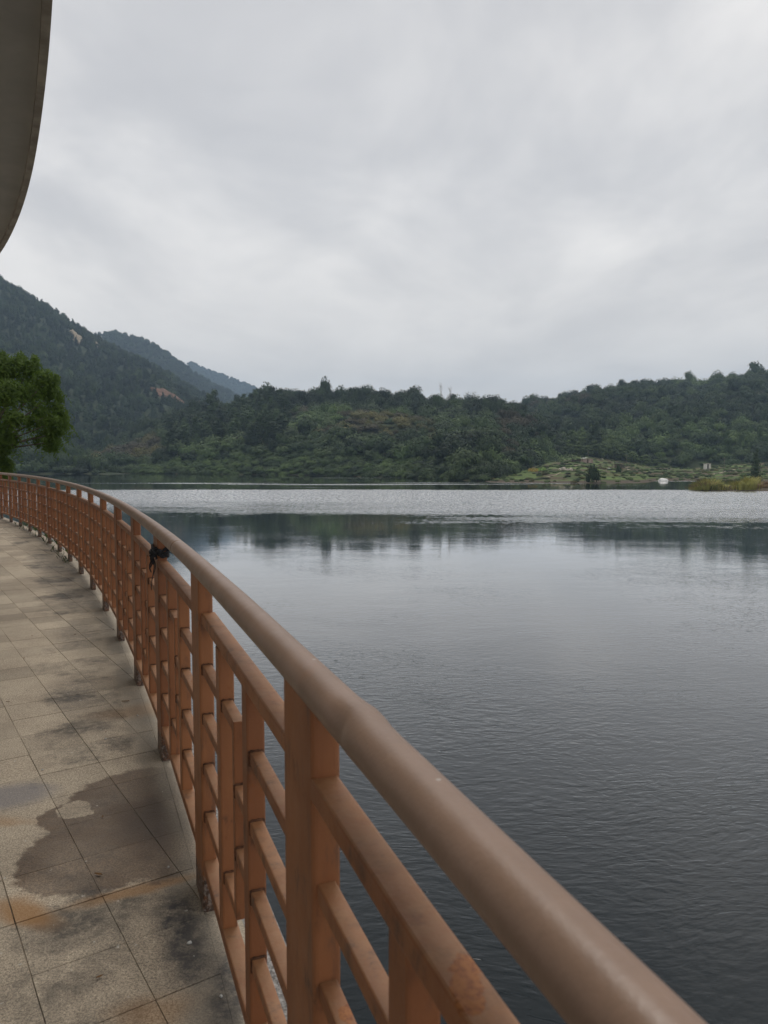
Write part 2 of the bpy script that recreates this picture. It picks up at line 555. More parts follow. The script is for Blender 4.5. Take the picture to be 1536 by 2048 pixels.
def water_material():
    m, t, b = new_mat('lake_water')
    p = wpos(t)
    o = t.sep(p)
    wob = t.math('SUBTRACT', t.noise(t.comb(t.math('MULTIPLY', o[0], 0.35), o[1], 0.0), 0.055, 3.0, 0.55), 0.5)
    # distance from the terrace, bent by the wind; the wind patch lies between calm lanes
    rag = t.math('SUBTRACT', t.noise(t.comb(t.math('MULTIPLY', o[0], 0.30), o[1], 5.0), 0.22, 5.0, 0.7), 0.5)
    yy = t.math('ADD', o[1], t.math('ADD', t.math('MULTIPLY', wob, 52.0), t.math('MULTIPLY', rag, 30.0)))
    fleck = t.math('SUBTRACT', t.noise(t.comb(t.math('MULTIPLY', o[0], 1.6), t.math('MULTIPLY', o[1], 0.7), 7.0), 1.0, 4.0, 0.75), 0.5)
    yy = t.math('ADD', yy, t.math('MULTIPLY', fleck, 34.0))
    lim = t.math('MULTIPLY_ADD', t.ramp(o[0], -20.0, 32.0), -16.0, 82.0)
    near_edge = t.ramp(t.math('SUBTRACT', yy, lim), -2.0, 26.0)
    far_edge = t.ramp(t.math('ADD', o[1], t.math('ADD', t.math('MULTIPLY', wob, 10.0), t.math('MULTIPLY', rag, 5.0))), 143.0, 150.0, 1.0, 0.0)
    mask = t.math('MULTIPLY', near_edge, far_edge)
    patch = mask
    gust = t.ramp(t.noise(t.comb(t.math('MULTIPLY', o[0], 0.22), o[1], 4.0), 0.085, 3.0, 0.6), 0.36, 0.58, 0.7, 1.0)
    patch = t.math('MULTIPLY', patch, gust)
    # thin lanes of wind further off
    lanes = t.ramp(t.noise(t.comb(t.math('MULTIPLY', o[0], 0.06), t.math('MULTIPLY', o[1], 0.55), 3.0), 0.12, 2.0, 0.5), 0.60, 0.66)
    lanes = t.math('MULTIPLY', lanes, t.ramp(o[1], 150.0, 160.0))
    near = t.ramp(t.math('ADD', o[1], t.math('MULTIPLY', wob, 26.0)), 22.0, 48.0, 1.0, 0.0)
    wind = t.math('ADD', patch, t.math('MULTIPLY', lanes, 0.7))
    cell = t.ramp(t.noise(t.comb(o[0], o[1], 0.0), 0.085, 3.0, 0.6), 0.35, 0.68, 0.35, 1.25)
    fine_amp = t.math('ADD', t.math('MULTIPLY', wind, 0.10), t.math('MULTIPLY', t.math('MULTIPLY_ADD', t.math('MULTIPLY', t.math('MULTIPLY', near, t.ramp(o[1], 5.0, 13.0, 0.55, 1.0)), t.ramp(o[1], 14.0, 30.0, 1.0, 0.48)), 0.34, 0.05), cell))
    big_amp = t.math('ADD', t.math('MULTIPLY', wind, 0.30), t.math('MULTIPLY_ADD', near, 0.05, 0.02))
    wv = t.vmath('SCALE', t.vmath('SUBTRACT', t.noise(p, 0.22, 2.0, 0.5, color=True), (0.5, 0.5, 0.5)), scale=1.6)
    pq = t.sep(t.vmath('ADD', p, wv))
    pv = t.comb(t.math('MULTIPLY', pq[0], 0.42), pq[1], 0.0)
    rot = t.comb(t.math('ADD', t.math('MULTIPLY', pq[0], 0.40), t.math('MULTIPLY', pq[1], 0.40)), t.math('SUBTRACT', t.math('MULTIPLY', pq[1], 0.85), t.math('MULTIPLY', pq[0], 0.30)), 2.0)
    h1 = t.noise(pv, 7.6, 2.0, 0.45, 0.5)
    h2 = t.noise(rot, 13.0, 2.0, 0.5, 0.4)
    h5 = t.noise(rot, 4.4, 2.0, 0.5, 0.5)
    h3 = t.noise(pv, 1.15, 2.0, 0.5, 0.3)
    h4 = t.noise(pv, 0.32, 2.0, 0.5)
    hf_ = t.math('ADD', t.math('MULTIPLY', h1, 0.034), t.math('MULTIPLY', h2, 0.012))
    hf_ = t.math('ADD', hf_, t.math('MULTIPLY', h5, 0.034))
    hb = t.math('ADD', t.math('MULTIPLY', h3, 0.085), t.math('MULTIPLY', h4, 0.22))
    h = t.math('ADD', t.math('MULTIPLY', hf_, fine_amp), t.math('MULTIPLY', hb, big_amp))
    # wind ripples lean: their steep fronts face the terrace, each little crest by its own amount
    crest = t.noise(t.comb(t.math('MULTIPLY', pq[0], 2.6), t.math('MULTIPLY', pq[1], 0.8), 9.0), 1.0, 3.0, 0.7)
    lean = t.math('MULTIPLY', wind, t.ramp(crest, 0.36, 0.64, -0.01, 0.22))
    nrm = t.vmath('NORMALIZE', t.vmath('SUBTRACT', t.bump(h, 1.0, 1.0), t.comb(0.0, lean, 0.0)))
    gl = t.new('ShaderNodeBsdfGlossy')
    gl.inputs['Color'].default_value = (1, 1, 1, 1)
    t.put(gl.inputs['Roughness'], t.math('MULTIPLY_ADD', wind, 0.16, 0.03))
    t.put(gl.inputs['Normal'], nrm)
    df = t.new('ShaderNodeBsdfDiffuse')
    df.inputs['Color'].default_value = (0.006, 0.010, 0.012, 1)
    fr = t.new('ShaderNodeFresnel')
    fr.inputs['IOR'].default_value = 1.33
    t.put(fr.inputs['Normal'], nrm)
    k = t.math('MULTIPLY_ADD', fr.outputs[0], 1.75, -0.03, clamp=True)
    mx = t.new('ShaderNodeMixShader')
    t.put(mx.inputs[0], k)
    t.l.new(df.outputs[0], mx.inputs[1])
    t.l.new(gl.outputs[0], mx.inputs[2])
    t.l.new(mx.outputs[0], t.n['Material Output'].inputs['Surface'])
    t.n.remove(b)
    return m


def hill_material():
    m, t, b = new_mat('hill_ground')
    p = wpos(t)
    o = t.sep(p)
    c = t.mix(t.ramp(t.noise(p, 0.12, 5.0, 0.65), 0.35, 0.65), (0.022, 0.034, 0.016), (0.045, 0.058, 0.024))
    c = t.mix(t.ramp(t.noise(p, 1.1, 4.0, 0.6), 0.4, 0.7), c, (0.03, 0.042, 0.018))
    shore = t.ramp(t.math('ADD', o[2], t.math('MULTIPLY', t.noise(p, 0.25, 4.0, 0.6), 1.2)), WATER_Z + 0.45, WATER_Z + 0.75, 1.0, 0.0)
    c = t.mix(shore, c, (0.062, 0.05, 0.036))
    t.put(b.inputs['Base Color'], c)
    b.inputs['Roughness'].default_value = 0.9
    b.inputs['Specular IOR Level'].default_value = 0.15
    t.put(b.inputs['Normal'], t.bump(t.noise(p, 0.8, 5.0, 0.7), 0.8, 0.6))
    return m


def field_material():
    m, t, b = new_mat('terraced_fields')
    p = wpos(t)
    o = t.sep(p)
    vor = t.new('ShaderNodeTexVoronoi')
    vor.feature = 'F1'
    t.put(vor.inputs['Vector'], t.comb(t.math('MULTIPLY', o[0], 0.45), o[1], 0.0))
    vor.inputs['Scale'].default_value = 0.13
    plot = t.sep(vor.outputs['Color'])
    c = t.mix(t.ramp(plot[0], 0.1, 0.9), (0.058, 0.085, 0.026), (0.115, 0.165, 0.046))
    c = t.mix(t.ramp(plot[1], 0.55, 0.7), c, (0.095, 0.076, 0.045))
    c = t.mix(t.ramp(t.noise(p, 0.9, 4.0, 0.65), 0.45, 0.7, 0.0, 0.7), c, (0.032, 0.045, 0.018))
    c = t.mix(t.ramp(t.noise(p, 0.35, 4.0, 0.6), 0.6, 0.75, 0.0, 0.6), c, (0.085, 0.072, 0.042))
    shore = t.ramp(o[2], WATER_Z + 0.25, WATER_Z + 0.6, 1.0, 0.0)
    c = t.mix(shore, c, (0.085, 0.068, 0.048))
    t.put(b.inputs['Base Color'], c)
    b.inputs['Roughness'].default_value = 0.9
    b.inputs['Specular IOR Level'].default_value = 0.15
    t.put(b.inputs['Normal'], t.bump(t.noise(p, 2.0, 4.0, 0.7), 0.8, 0.3))
    return m


M['deck'] = deck_material()
M['mortar'] = simple_mat('tile_joint_mortar', (0.20, 0.165, 0.126), 0.95, 0.8, 5.0)
M['kerb'] = simple_mat('cement_edge', (0.24, 0.22, 0.19), 0.85, 0.35, 6.0, 0.3, 0.6, 70.0)
M['pebble'] = simple_mat('pebbledash', (0.22, 0.21, 0.20), 0.85, 0.6, 55.0, 0.3, 1.0, 60.0)
M['wall'] = simple_mat('retaining_wall', (0.22, 0.21, 0.19), 0.9, 0.35, 0.8)
M['soffit'] = simple_mat('roof_soffit', (0.42, 0.405, 0.365), 0.9, 0.10, 1.5)
M['fascia'] = simple_mat('roof_edge_trim', (0.36, 0.32, 0.26), 0.8, 0.25, 3.0)
M['render'] = simple_mat('wall_render', (0.72, 0.69, 0.63), 0.9, 0.12, 1.0)
# railing paint; the two big rust spots sit on the nearest bay
_p0 = PHI1 - BAY


def _spot(x, y, z):
    q = on_plane(x, y, z)
    return (q[0], q[1], z)


SP = [(_spot(935, 1965, 0.985), (0.016, 0.046, 0.03)), (_spot(692, 2030, 0.655), (0.016, 0.022, 0.03)), (_spot(395, 1361, 0.66), (0.03, 0.014, 0.03))]
M['paint'] = paint_material('railing_paint', (0.245, 0.092, 0.036), (0.35, 0.142, 0.056), 0.55, SP, dust_skylight=0.45)
M['paint_post'] = paint_material('post_paint', (0.24, 0.090, 0.035), (0.34, 0.138, 0.054), 0.55, (), dust_skylight=0.4, feet=True)
M['handrail'] = paint_material('handrail_paint', (0.215, 0.138, 0.098), (0.265, 0.172, 0.126), 0.40, (), dust_skylight=0.10)
M['water'] = water_material()
M['hill'] = hill_material()
M['field'] = field_material()
M['scar'] = simple_mat('bare_rock', (0.26, 0.21, 0.145), 0.9, 0.4, 0.35, 0.2, 0.8, 1.5)
M['earth'] = simple_mat('bare_red_earth', (0.16, 0.09, 0.058), 0.95, 0.35, 0.3, 0.2, 0.8, 1.5)
M['bark'] = simple_mat('bark', (0.11, 0.09, 0.07), 0.9, 0.35, 3.0)
M['palebark'] = simple_mat('pale_dead_wood', (0.30, 0.28, 0.26), 0.9, 0.3, 3.0)
# foliage colours
M['f_dark'] = foliage_mat('leaves_dark', (0.013, 0.026, 0.011), (0.048, 0.078, 0.028))
M['f_mid'] = foliage_mat('leaves_mid', (0.022, 0.042, 0.015), (0.078, 0.115, 0.04))
M['f_olive'] = foliage_mat('leaves_olive', (0.052, 0.058, 0.018), (0.135, 0.122, 0.042))
M['f_brown'] = foliage_mat('leaves_brown', (0.046, 0.041, 0.022), (0.088, 0.074, 0.040))
M['f_bright'] = foliage_mat('leaves_bright', (0.036, 0.066, 0.018), (0.1, 0.15, 0.045))
M['f_near'] = foliage_mat('leaves_near', (0.085, 0.142, 0.026), (0.225, 0.31, 0.050), thin=True)
M['f_bamboo'] = foliage_mat('bamboo_leaves', (0.050, 0.082, 0.024), (0.125, 0.175, 0.055))
M['f_reed'] = foliage_mat('reed_leaves', (0.24, 0.25, 0.055), (0.42, 0.37, 0.12))
M['f_reedb'] = foliage_mat('reed_leaves_brown', (0.18, 0.12, 0.06), (0.29, 0.19, 0.105))
M['f_grass'] = foliage_mat('weed_leaves', (0.06, 0.10, 0.025), (0.12, 0.17, 0.05))

# ================================================================== THE SETTING
# ------------------------------------------------------------------ water and lake bed
def sheet(name, z, mat, half=4000.0):
    mb = MB()
    mb.add([(-half, -half, z), (half, -half, z), (half, half, z), (-half, half, z)], [(0, 1, 2, 3)])
    return tag(mb.build(name, mat), kind='structure')


sheet('ground', WATER_Z - 7.0, M['hill'])
sheet('water', WATER_Z, M['water'])

# ------------------------------------------------------------------ deck: slab, cement edge, wall down to the lake
PH0, PH1_ = PHI1 - 4.5 * BAY, PHI1 + 22 * BAY


def strip(name, mat, o0, o1, z0, z1, n=110, pa=PH0, pb=PH1_, zj=0.0):
    """solid strip that follows the railing between two offsets"""
    mb = MB()
    vs, fs = [], []
    for i in range(n + 1):
        ph = pa + (pb - pa) * i / n
        j = zj * mnoise.noise(Vector((i * 0.7, o0, 0)))
        vs += [rail(ph, o0, z0), rail(ph, o1, z0), rail(ph, o1, z1 + j), rail(ph, o0, z1 + j)]
    for i in range(n):
        a, b = i * 4, i * 4 + 4
        fs += [(a + k, a + (k + 1) % 4, b + (k + 1) % 4, b + k)[::-1] for k in range(4)]
    fs += [(0, 1, 2, 3), tuple(n * 4 + k for k in (3, 2, 1, 0))]
    mb.add(vs, fs)
    return mb.build(name, mat)


deck = tag(strip('deck', M['mortar'], -9.0, -0.0198, -0.35, -0.004), kind='structure')
tag(strip('kerb', M['deck'], -0.0195, 0.085, -0.34, 0.0005, zj=0.001), kind='structure')
tag(strip('deck_edge', M['pebble'], 0.086, 0.20, -0.33, -0.035), kind='structure')
tag(strip('retaining_wall', M['wall'], -0.6, 0.10, WATER_Z - 6.0, -0.355), kind='structure')

# stone tiles: a square grid turned against the railing
TA = R_(34)
TL, TW = 0.2925, 0.2655          # along, across
AX = (-math.sin(TA), math.cos(TA))
PX = (math.cos(TA), math.sin(TA))
A0, P0_ = 2.253, 0.572


def clip(poly, fn):
    """keep the part of a polygon where fn <= 0"""
    out = []
    for i in range(len(poly)):
        a, b = poly[i], poly[(i + 1) % len(poly)]
        fa, fb = fn(a), fn(b)
        if fa <= 0:
            out.append(a)
        if (fa < 0 < fb) or (fb < 0 < fa):
            k = fa / (fa - fb)
            out.append((a[0] + (b[0] - a[0]) * k, a[1] + (b[1] - a[1]) * k))
    return out


def tile_geo(mb, poly, z, ox=0.0, oy=0.0):
    n = len(poly)
    c = (sum(q[0] for q in poly) / n, sum(q[1] for q in poly) / n)
    ins = []
    for q in poly:
        d = (c[0] - q[0], c[1] - q[1])
        l = math.hypot(*d) or 1
        ins.append((q[0] + d[0] / l * 0.0011, q[1] + d[1] / l * 0.0011))
    vs = [(q[0] - ox, q[1] - oy, -0.03) for q in poly] + [(q[0] - ox, q[1] - oy, z - 0.0012) for q in poly] + [(q[0] - ox, q[1] - oy, z) for q in ins]
    fs = []
    for k in (0, 1):
        fs += [(k * n + i, k * n + (i + 1) % n, (k + 1) * n + (i + 1) % n, (k + 1) * n + i) for i in range(n)]
    fs.append(tuple(2 * n + i for i in range(n)))
    mb.add(vs, fs)


def tile_corner(i, j, gi, gj):
    a, p = A0 + i * TL + gi, P0_ + j * TW + gj
    return (AX[0] * a + PX[0] * p, AX[1] * a + PX[1] * p)


_row_gap = {}


def gap(kind, k):
    key = (kind, k)
    if key not in _row_gap:
        r = random.Random(hash((kind == 'a', k)) & 0xffff)
        _row_gap[key] = r.choice((0.0002, 0.0004, 0.0008)) if kind == 'p' else r.choice((0.0003, 0.0006, 0.0012))
    return _row_gap[key]


tiles = []
for i in range(-12, 90):
    for j in range(-26, 40):
        ga0, ga1, gp0, gp1 = gap('a', i), gap('a', i + 1), gap('p', j), gap('p', j + 1)
        jr = random.Random(i * 977 + j * 131)
        e = [jr.uniform(0, 0.0012) for _ in range(4)]
        quad = [tile_corner(i, j, ga0 + e[0], gp0 + e[1]), tile_corner(i, j + 1, ga0 + e[0], -gp1 - e[2]),
                tile_corner(i + 1, j + 1, -ga1 - e[3], -gp1 - e[2]), tile_corner(i + 1, j, -ga1 - e[3], gp0 + e[1])]
        cx = sum(q[0] for q in quad) / 4
        cy = sum(q[1] for q in quad) / 4
        r = math.hypot(cx - CX, cy - CY)
        if r - RR > 0.25 or r - RR < -4.6 or cy < -1.5 or cy > 24:
            continue
        nx, ny = (cx - CX) / r, (cy - CY) / r
        px, py = CX + nx * (RR - 0.02), CY + ny * (RR - 0.02)
        poly = clip(quad, lambda q: (q[0] - px) * nx + (q[1] - py) * ny)
        if len(poly) < 3:
            continue
        area = 0.5 * abs(sum(poly[k][0] * poly[(k + 1) % len(poly)][1] - poly[(k + 1) % len(poly)][0] * poly[k][1] for k in range(len(poly))))
        if area < 0.0006:
            continue
        # how large it shows
        d = max(cy, 0.3)
        sx = 768 + FPX * cx / d
        seen = (-60 < sx < 1600) and cy > 0.9
        tiles.append((area / d ** 3 if seen else area / (d + 30) ** 3, poly, cx, cy, jr.uniform(-0.0012, 0.0012)))
tiles.sort(key=lambda q: -q[0])
for k, (w, poly, cx, cy, dz) in enumerate(tiles[:300]):
    mb = MB()
    tile_geo(mb, poly, dz, cx, cy)
    o = mb.build('tile', M['deck'], deck)
    o.location = (cx, cy, 0)
rest = MB()
for w, poly, cx, cy, dz in tiles[300:]:
    tile_geo(rest, poly, dz)
tag(rest.build('tiles', M['deck'], deck), kind='stuff')

# ------------------------------------------------------------------ pavilion with the curved roof overhead
ROOF_Z = 5.0
_edge = [(107, 0), (100, 80), (96, 120), (88, 190), (78, 270), (70, 320), (55, 385), (40, 430), (25, 465), (0, 510)]
_tab = []
for (ex, ey) in _edge:
    q = on_plane(ex, ey, ROOF_Z)
    ph = math.atan2(q[1] - CY, q[0] - CX)
    _tab.append((ph, math.hypot(q[0] - CX, q[1] - CY) - RR))
_tab.sort()
_tab = [(_tab[0][0] - R_(9), -0.34)] + _tab + [(_tab[-1][0] + R_(6), -1.25), (_tab[-1][0] + R_(14), -3.0)]


def roof_off(ph):
    # smoothed edge
    return sum(interp(_tab, ph + R_(d)) for d in (-0.9, -0.45, 0, 0.45, 0.9)) / 5


pav = tag(empty('pavilion', (-5, 4, 0)), 'lakeside pavilion whose curved pale concrete roof edge hangs over the walkway', 'building')
n = 90
pa, pb = _tab[0][0], _tab[-1][0]


def roof_strip(name, mat, o0, o1, z0, z1):
    mb = MB()
    vs, fs = [], []
    for i in range(n + 1):
        ph = pa + (pb - pa) * i / n
        e = roof_off(ph)
        q0 = e + o0 if o0 > -4 else o0
        vs += [rail(ph, q0, z0), rail(ph, e + o1, z0), rail(ph, e + o1, z1), rail(ph, q0, z1)]
    for i in range(n):
        a, b = i * 4, i * 4 + 4
        fs += [(a + k, a + (k + 1) % 4, b + (k + 1) % 4, b + k)[::-1] for k in range(4)]
    fs += [(0, 1, 2, 3), tuple(n * 4 + k for k in (3, 2, 1, 0))]
    mb.add(vs, fs)
    o = mb.build(name, mat, pav)
    o.matrix_parent_inverse = Matrix.Translation((5, -4, 0))
    return o


roof_strip('roof', M['soffit'], -7.0, -0.075, ROOF_Z + 0.05, ROOF_Z + 0.36)
roof_strip('drip_edge', M['fascia'], -0.073, 0.0, ROOF_Z, ROOF_Z + 0.375)
mb = MB()
vs, fs = [], []
for i in range(n + 1):
    ph = PH0 + R_(0.5) + (pb - PH0) * i / n
    vs += [rail(ph, -4.9, 0.0), rail(ph, -4.65, 0.0), rail(ph, -4.65, ROOF_Z + 0.048), rail(ph, -4.9, ROOF_Z + 0.048)]
for i in range(n):
    a, b = i * 4, i * 4 + 4
    fs += [(a + k, a + (k + 1) % 4, b + (k + 1) % 4, b + k)[::-1] for k in range(4)]
mb.add(vs, fs)
o = mb.build('wall', M['render'], pav)  # unseen wall; its render is whitened to bounce light onto the near deck
o.matrix_parent_inverse = Matrix.Translation((5, -4, 0))

# ------------------------------------------------------------------ hills
# each hill: (screen bearing -> shore depth, ridge depth, ridge elevation); heights follow from the distance
def bearing(x):
    return (x - 768) / FPX


class Hill:
    def __init__(self, shore, ridge, sky, z0, tree_h, prof, amp, seed, x0, x1):
        self.__dict__.update(locals())

    def pt(self, x, s):
        d0, d1 = interp(self.shore, x), interp(self.ridge, x)
        D = d0 + (d1 - d0) * s
        X = bearing(x) * D
        zr = at_depth(768, interp(self.sky, x), d1)[2] - self.tree_h
        z0 = self.z0 if not callable(self.z0) else self.z0(x)
        if s <= 1:
            k = max(s, 0) ** self.prof
            z = z0 + (zr - z0) * k
        else:
            z = zr - (zr - z0) * 0.5 * min((s - 1) ** 1.3, 1.6)
        if s < 0:
            z = z0 + s * (d1 - d0) * 0.25
        w = math.sin(math.pi * min(max(s, 0), 1)) ** 0.8 if 0 < s < 1 else 0.0
        sc = 0.012 if d1 < 700 else 0.006
        z += self.amp * w * fbm(X * sc, D * sc, self.seed)
        return Vector((X, D, z))

    def build(self, name, mat, nx=120, ns=56):
        mb = MB()
        vs, fs = [], []
        for j in range(ns + 1):
            s = -0.12 + 1.62 * j / ns
            for i in range(nx + 1):
                vs.append(self.pt(self.x0 + (self.x1 - self.x0) * i / nx, s))
        for j in range(ns):
            for i in range(nx):
                a = j * (nx + 1) + i
                fs.append((a, a + 1, a + nx + 2, a + nx + 1))
        mb.add(vs, fs, 0, True)
        return tag(mb.build(name, mat), kind='structure')


H_M1 = Hill([(-900, 430), (700, 430)], [(-900, 950), (700, 950)],
            [(-900, 490), (-400, 470), (-200, 490), (0, 540), (60, 576), (100, 598), (150, 634), (200, 666), (250, 692), (300, 720), (350, 750), (400, 782), (450, 812), (560, 860), (700, 905)],
            -4.0, 9, 0.95, 60, 3.1, -900, 640)
H_M2 = Hill([(-600, 1100), (800, 1100)], [(-600, 1550), (800, 1550)],
            [(-600, 640), (0, 690), (150, 676), (200, 664), (235, 659), (270, 668), (300, 677), (340, 700), (370, 724), (400, 747), (450, 772), (500, 802), (600, 838), (800, 890)],
            10, 9, 0.9, 50, 8.7, -600, 760)
H_M3 = Hill([(0, 2000), (900, 2000)], [(0, 2700), (900, 2700)],
            [(0, 790), (300, 762), (360, 735), (388, 721), (420, 737), (450, 746), (480, 759), (520, 774), (560, 794), (700, 835), (900, 880)],
            20, 9, 0.9, 50, 5.5, 0, 860)
H_C = Hill([(-100, 318), (150, 318), (240, 316), (400, 300), (600, 281), (800, 243), (900, 218), (970, 202), (1010, 226), (1060, 262), (1120, 292), (1200, 310)],
           [(-100, 470), (300, 460), (700, 440), (900, 410), (1000, 385), (1120, 360), (1200, 350)],
           [(-100, 915), (150, 905), (200, 885), (250, 862), (300, 838), (350, 820), (410, 806), (450, 806), (520, 784), (590, 780), (650, 781), (700, 783), (740, 781), (830, 784), (940, 794), (1000, 803), (1050, 818), (1090, 845), (1120, 880), (1160, 905), (1200, 915)],
           WATER_Z + 0.1, 6.5, 0.85, 13, 1.3, -100, 1200)
H_R = Hill([(900, 345), (1120, 345), (1300, 335), (2300, 320)], [(900, 560), (1050, 600), (1536, 640), (2300, 640)],
           [(900, 850), (950, 836), (1000, 818), (1050, 806), (1100, 795), (1150, 783), (1200, 773), (1250, 765), (1300, 762), (1350, 755), (1400, 754), (1450, 748), (1500, 740), (1536, 736), (1700, 712), (2000, 690), (2300, 690)],
           -3.0, 6.5, 0.9, 26, 6.6, 900, 2300)
H_L = Hill([(-900, 250), (0, 300), (150, 305), (210, 300), (245, 300), (270, 330)], [(-900, 380), (270, 380)],
           [(-900, 860), (0, 905), (100, 918), (200, 928), (240, 935), (270, 948)],
           WATER_Z + 0.1, 0, 0.7, 3, 2.2, -900, 270)


class Field(Hill):
    def pt(self, x, s):
        q = Hill.pt(self, x, s)
        if 0.03 < s < 1:
            st = 0.55
            k = (q.z - WATER_Z) / st
            fl = math.floor(k)
            fr = k - fl
            q.z = WATER_Z + st * (fl + min(1.0, max(0.0, (fr - 0.62) / 0.30)) * 0.9 + fr * 0.1)
        return q


H_F = Field([(960, 205), (1000, 190), (1060, 188), (1200, 186), (1290, 190), (1310, 205), (1385, 205), (1450, 196), (1600, 186), (2300, 170)],
            [(960, 330), (1120, 340), (2300, 340)],
            [(960, 932), (1040, 925), (1090, 915), (1120, 909), (1160, 910), (1200, 916), (1260, 924), (1300, 932), (1380, 936), (1450, 928), (1536, 924), (1700, 915), (2300, 900)],
            WATER_Z + 0.05, 0, 0.95, 1.0, 4.4, 960, 2300)
for nm, h, mt, nx, ns in (('mountain', H_M1, M['hill'], 150, 70), ('mountain', H_M2, M['hill'], 110, 50), ('mountain', H_M3, M['hill'], 90, 40),
                          ('hill', H_C, M['hill'], 170, 80), ('hill', H_R, M['hill'], 150, 70), ('shore', H_L, M['hill'], 110, 40), ('terraced_ground', H_F, M['field'], 240, 150)):
    h.build(nm, mt, nx, ns)


def patch(name, hill, mat, cx, cs, rx, rs, lift, seed, n=26):
    """bare ground following the hill surface with a ragged outline"""
    mb = MB()
    vs = [hill.pt(cx, cs) + Vector((0, 0, lift * 1.5))]
    fs = []
    rings = 5
    for r in range(1, rings + 1):
        for k in range(n):
            a = 2 * math.pi * k / n
            w = (1 + 0.6 * mnoise.noise(Vector((math.cos(a) * 1.6, math.sin(a) * 1.6, seed))) + 0.45 * mnoise.noise(Vector((math.cos(a) * 6, math.sin(a) * 6, seed)))) * r / rings
            q = hill.pt(cx + rx * w * math.cos(a), cs + rs * w * math.sin(a))
            q.z += (lift if r < rings else -0.5) + 0.5 * lift * mnoise.noise(q * 0.15)
            vs.append(q)
    for k in range(n):
        fs.append((0, 1 + k, 1 + (k + 1) % n))
    for r in range(rings - 1):
        for k in range(n):
            a, b = 1 + r * n + k, 1 + r * n + (k + 1) % n
            fs.append((a, a + n, b + n, b))
    mb.add(vs, fs, 0, False)
    return tag(mb.build(name, mat), kind='structure')


BARE = []


def px_yy(q):
    return 918 - (q.z - EYE) / q.y * FPX


def find_s(hill, x, y):
    """where on the slope a bearing meets an elevation"""
    best, bs = 1e9, 0.5
    for i in range(0, 201):
        s = i / 200
        q = hill.pt(x, s)
        yy = 918 - (q.z - EYE) / q.y * FPX
        if abs(yy - y) < best:
            best, bs = abs(yy - y), s
    return bs


for (hill, nm, mt, x, y, rx, ry, sd) in ((H_M1, 'rock_scar', M['scar'], 163, 682, 15, 7, 1.0), (H_M1, 'rock_scar', M['scar'], 199, 696, 6, 5, 4.0), (H_M1, 'earth_scar', M['earth'], 345, 797, 36, 6, 2.2)):
    s = find_s(hill, x, y)
    slope = abs(px_yy(hill.pt(x, s + .03)) - px_yy(hill.pt(x, s - .03))) / .06
    rs = min(0.06, ry / max(slope, 60))
    patch(nm, hill, mt, x, s, rx, rs, 3.0, sd)
    BARE.append((hill, x, s - rs * 0.3, rx * 1.0, rs * 1.6))

# ================================================================== RAILING
railing = tag(empty('railing', (0, 0, 0)), 'long curving brown painted metal railing with a round handrail along the lakeside walkway', 'railing')
L = BAY * RR
LV = (0.335, 0.495, 0.658, 0.818)
Z_BOT, Z_TOP = 0.174, 0.985
HR_Z, HR_R = 1.113, 0.0315
BW = 0.030
PD, BD = 0.19, 0.06
FIRST, LAST = -1, 20

sec_post = rsec(0.046, PD, 0.009, 3)
me_post = prism([(x, y + PD / 2) for x, y in sec_post], HR_Z - 0.017 + 0.02, 'Z').mesh('post', M['paint_post'])
sec_bal = rsec(0.041, BD, 0.005, 2)
me_bal = prism([(x, y + BD / 2) for x, y in sec_bal], Z_TOP - 0.032 - Z_BOT + 0.004, 'Z').mesh('baluster', M['paint'])
me_rail = prism(rsec(0.044, 0.034, 0.004, 2), L - PD + 0.004, 'Y').mesh('top_rail', M['paint'])
me_brail = prism(rsec(0.046, 0.036, 0.004, 2), L - PD + 0.004, 'Y').mesh('bottom_rail', M['paint'])
me_b1 = prism(rsec(BW, BW, 0.003, 2), 0.377 - BD + 0.004, 'Y').mesh('crossbar', M['paint'])
me_b3 = prism(rsec(BW, BW, 0.003, 2), L - PD - 0.76 + 0.004, 'Y').mesh('crossbar_long', M['paint'])
me_b2 = prism(rsec(BW, BW, 0.003, 2), 0.1515 + 0.004, 'Y').mesh('crossbar_short', M['paint'])
me_v = prism([(x, y + 0.015) for x, y in rsec(BW, BW, 0.003, 2)], LV[3] - LV[0] + BW, 'Z').mesh('upright', M['paint'])
jit = random.Random(5)


def on_rail(name, me, ph, dy, z, length=0.0):
    """part at dy metres along the arc from ph; bars are turned along their chord"""
    a = ph + dy / RR
    am = ph + (dy + length / 2) / RR
    o = link(name, me, railing)
    q = rail(am)
    t = Vector((-math.sin(am), math.cos(am), 0))
    q = q - t * (length / 2) if length else rail(a)
    o.location = (q.x + jit.uniform(-.0006, .0006), q.y + jit.uniform(-.0006, .0006), z)
    o.rotation_euler = (0, 0, am + R_(jit.uniform(-0.25, 0.25)))
    return o


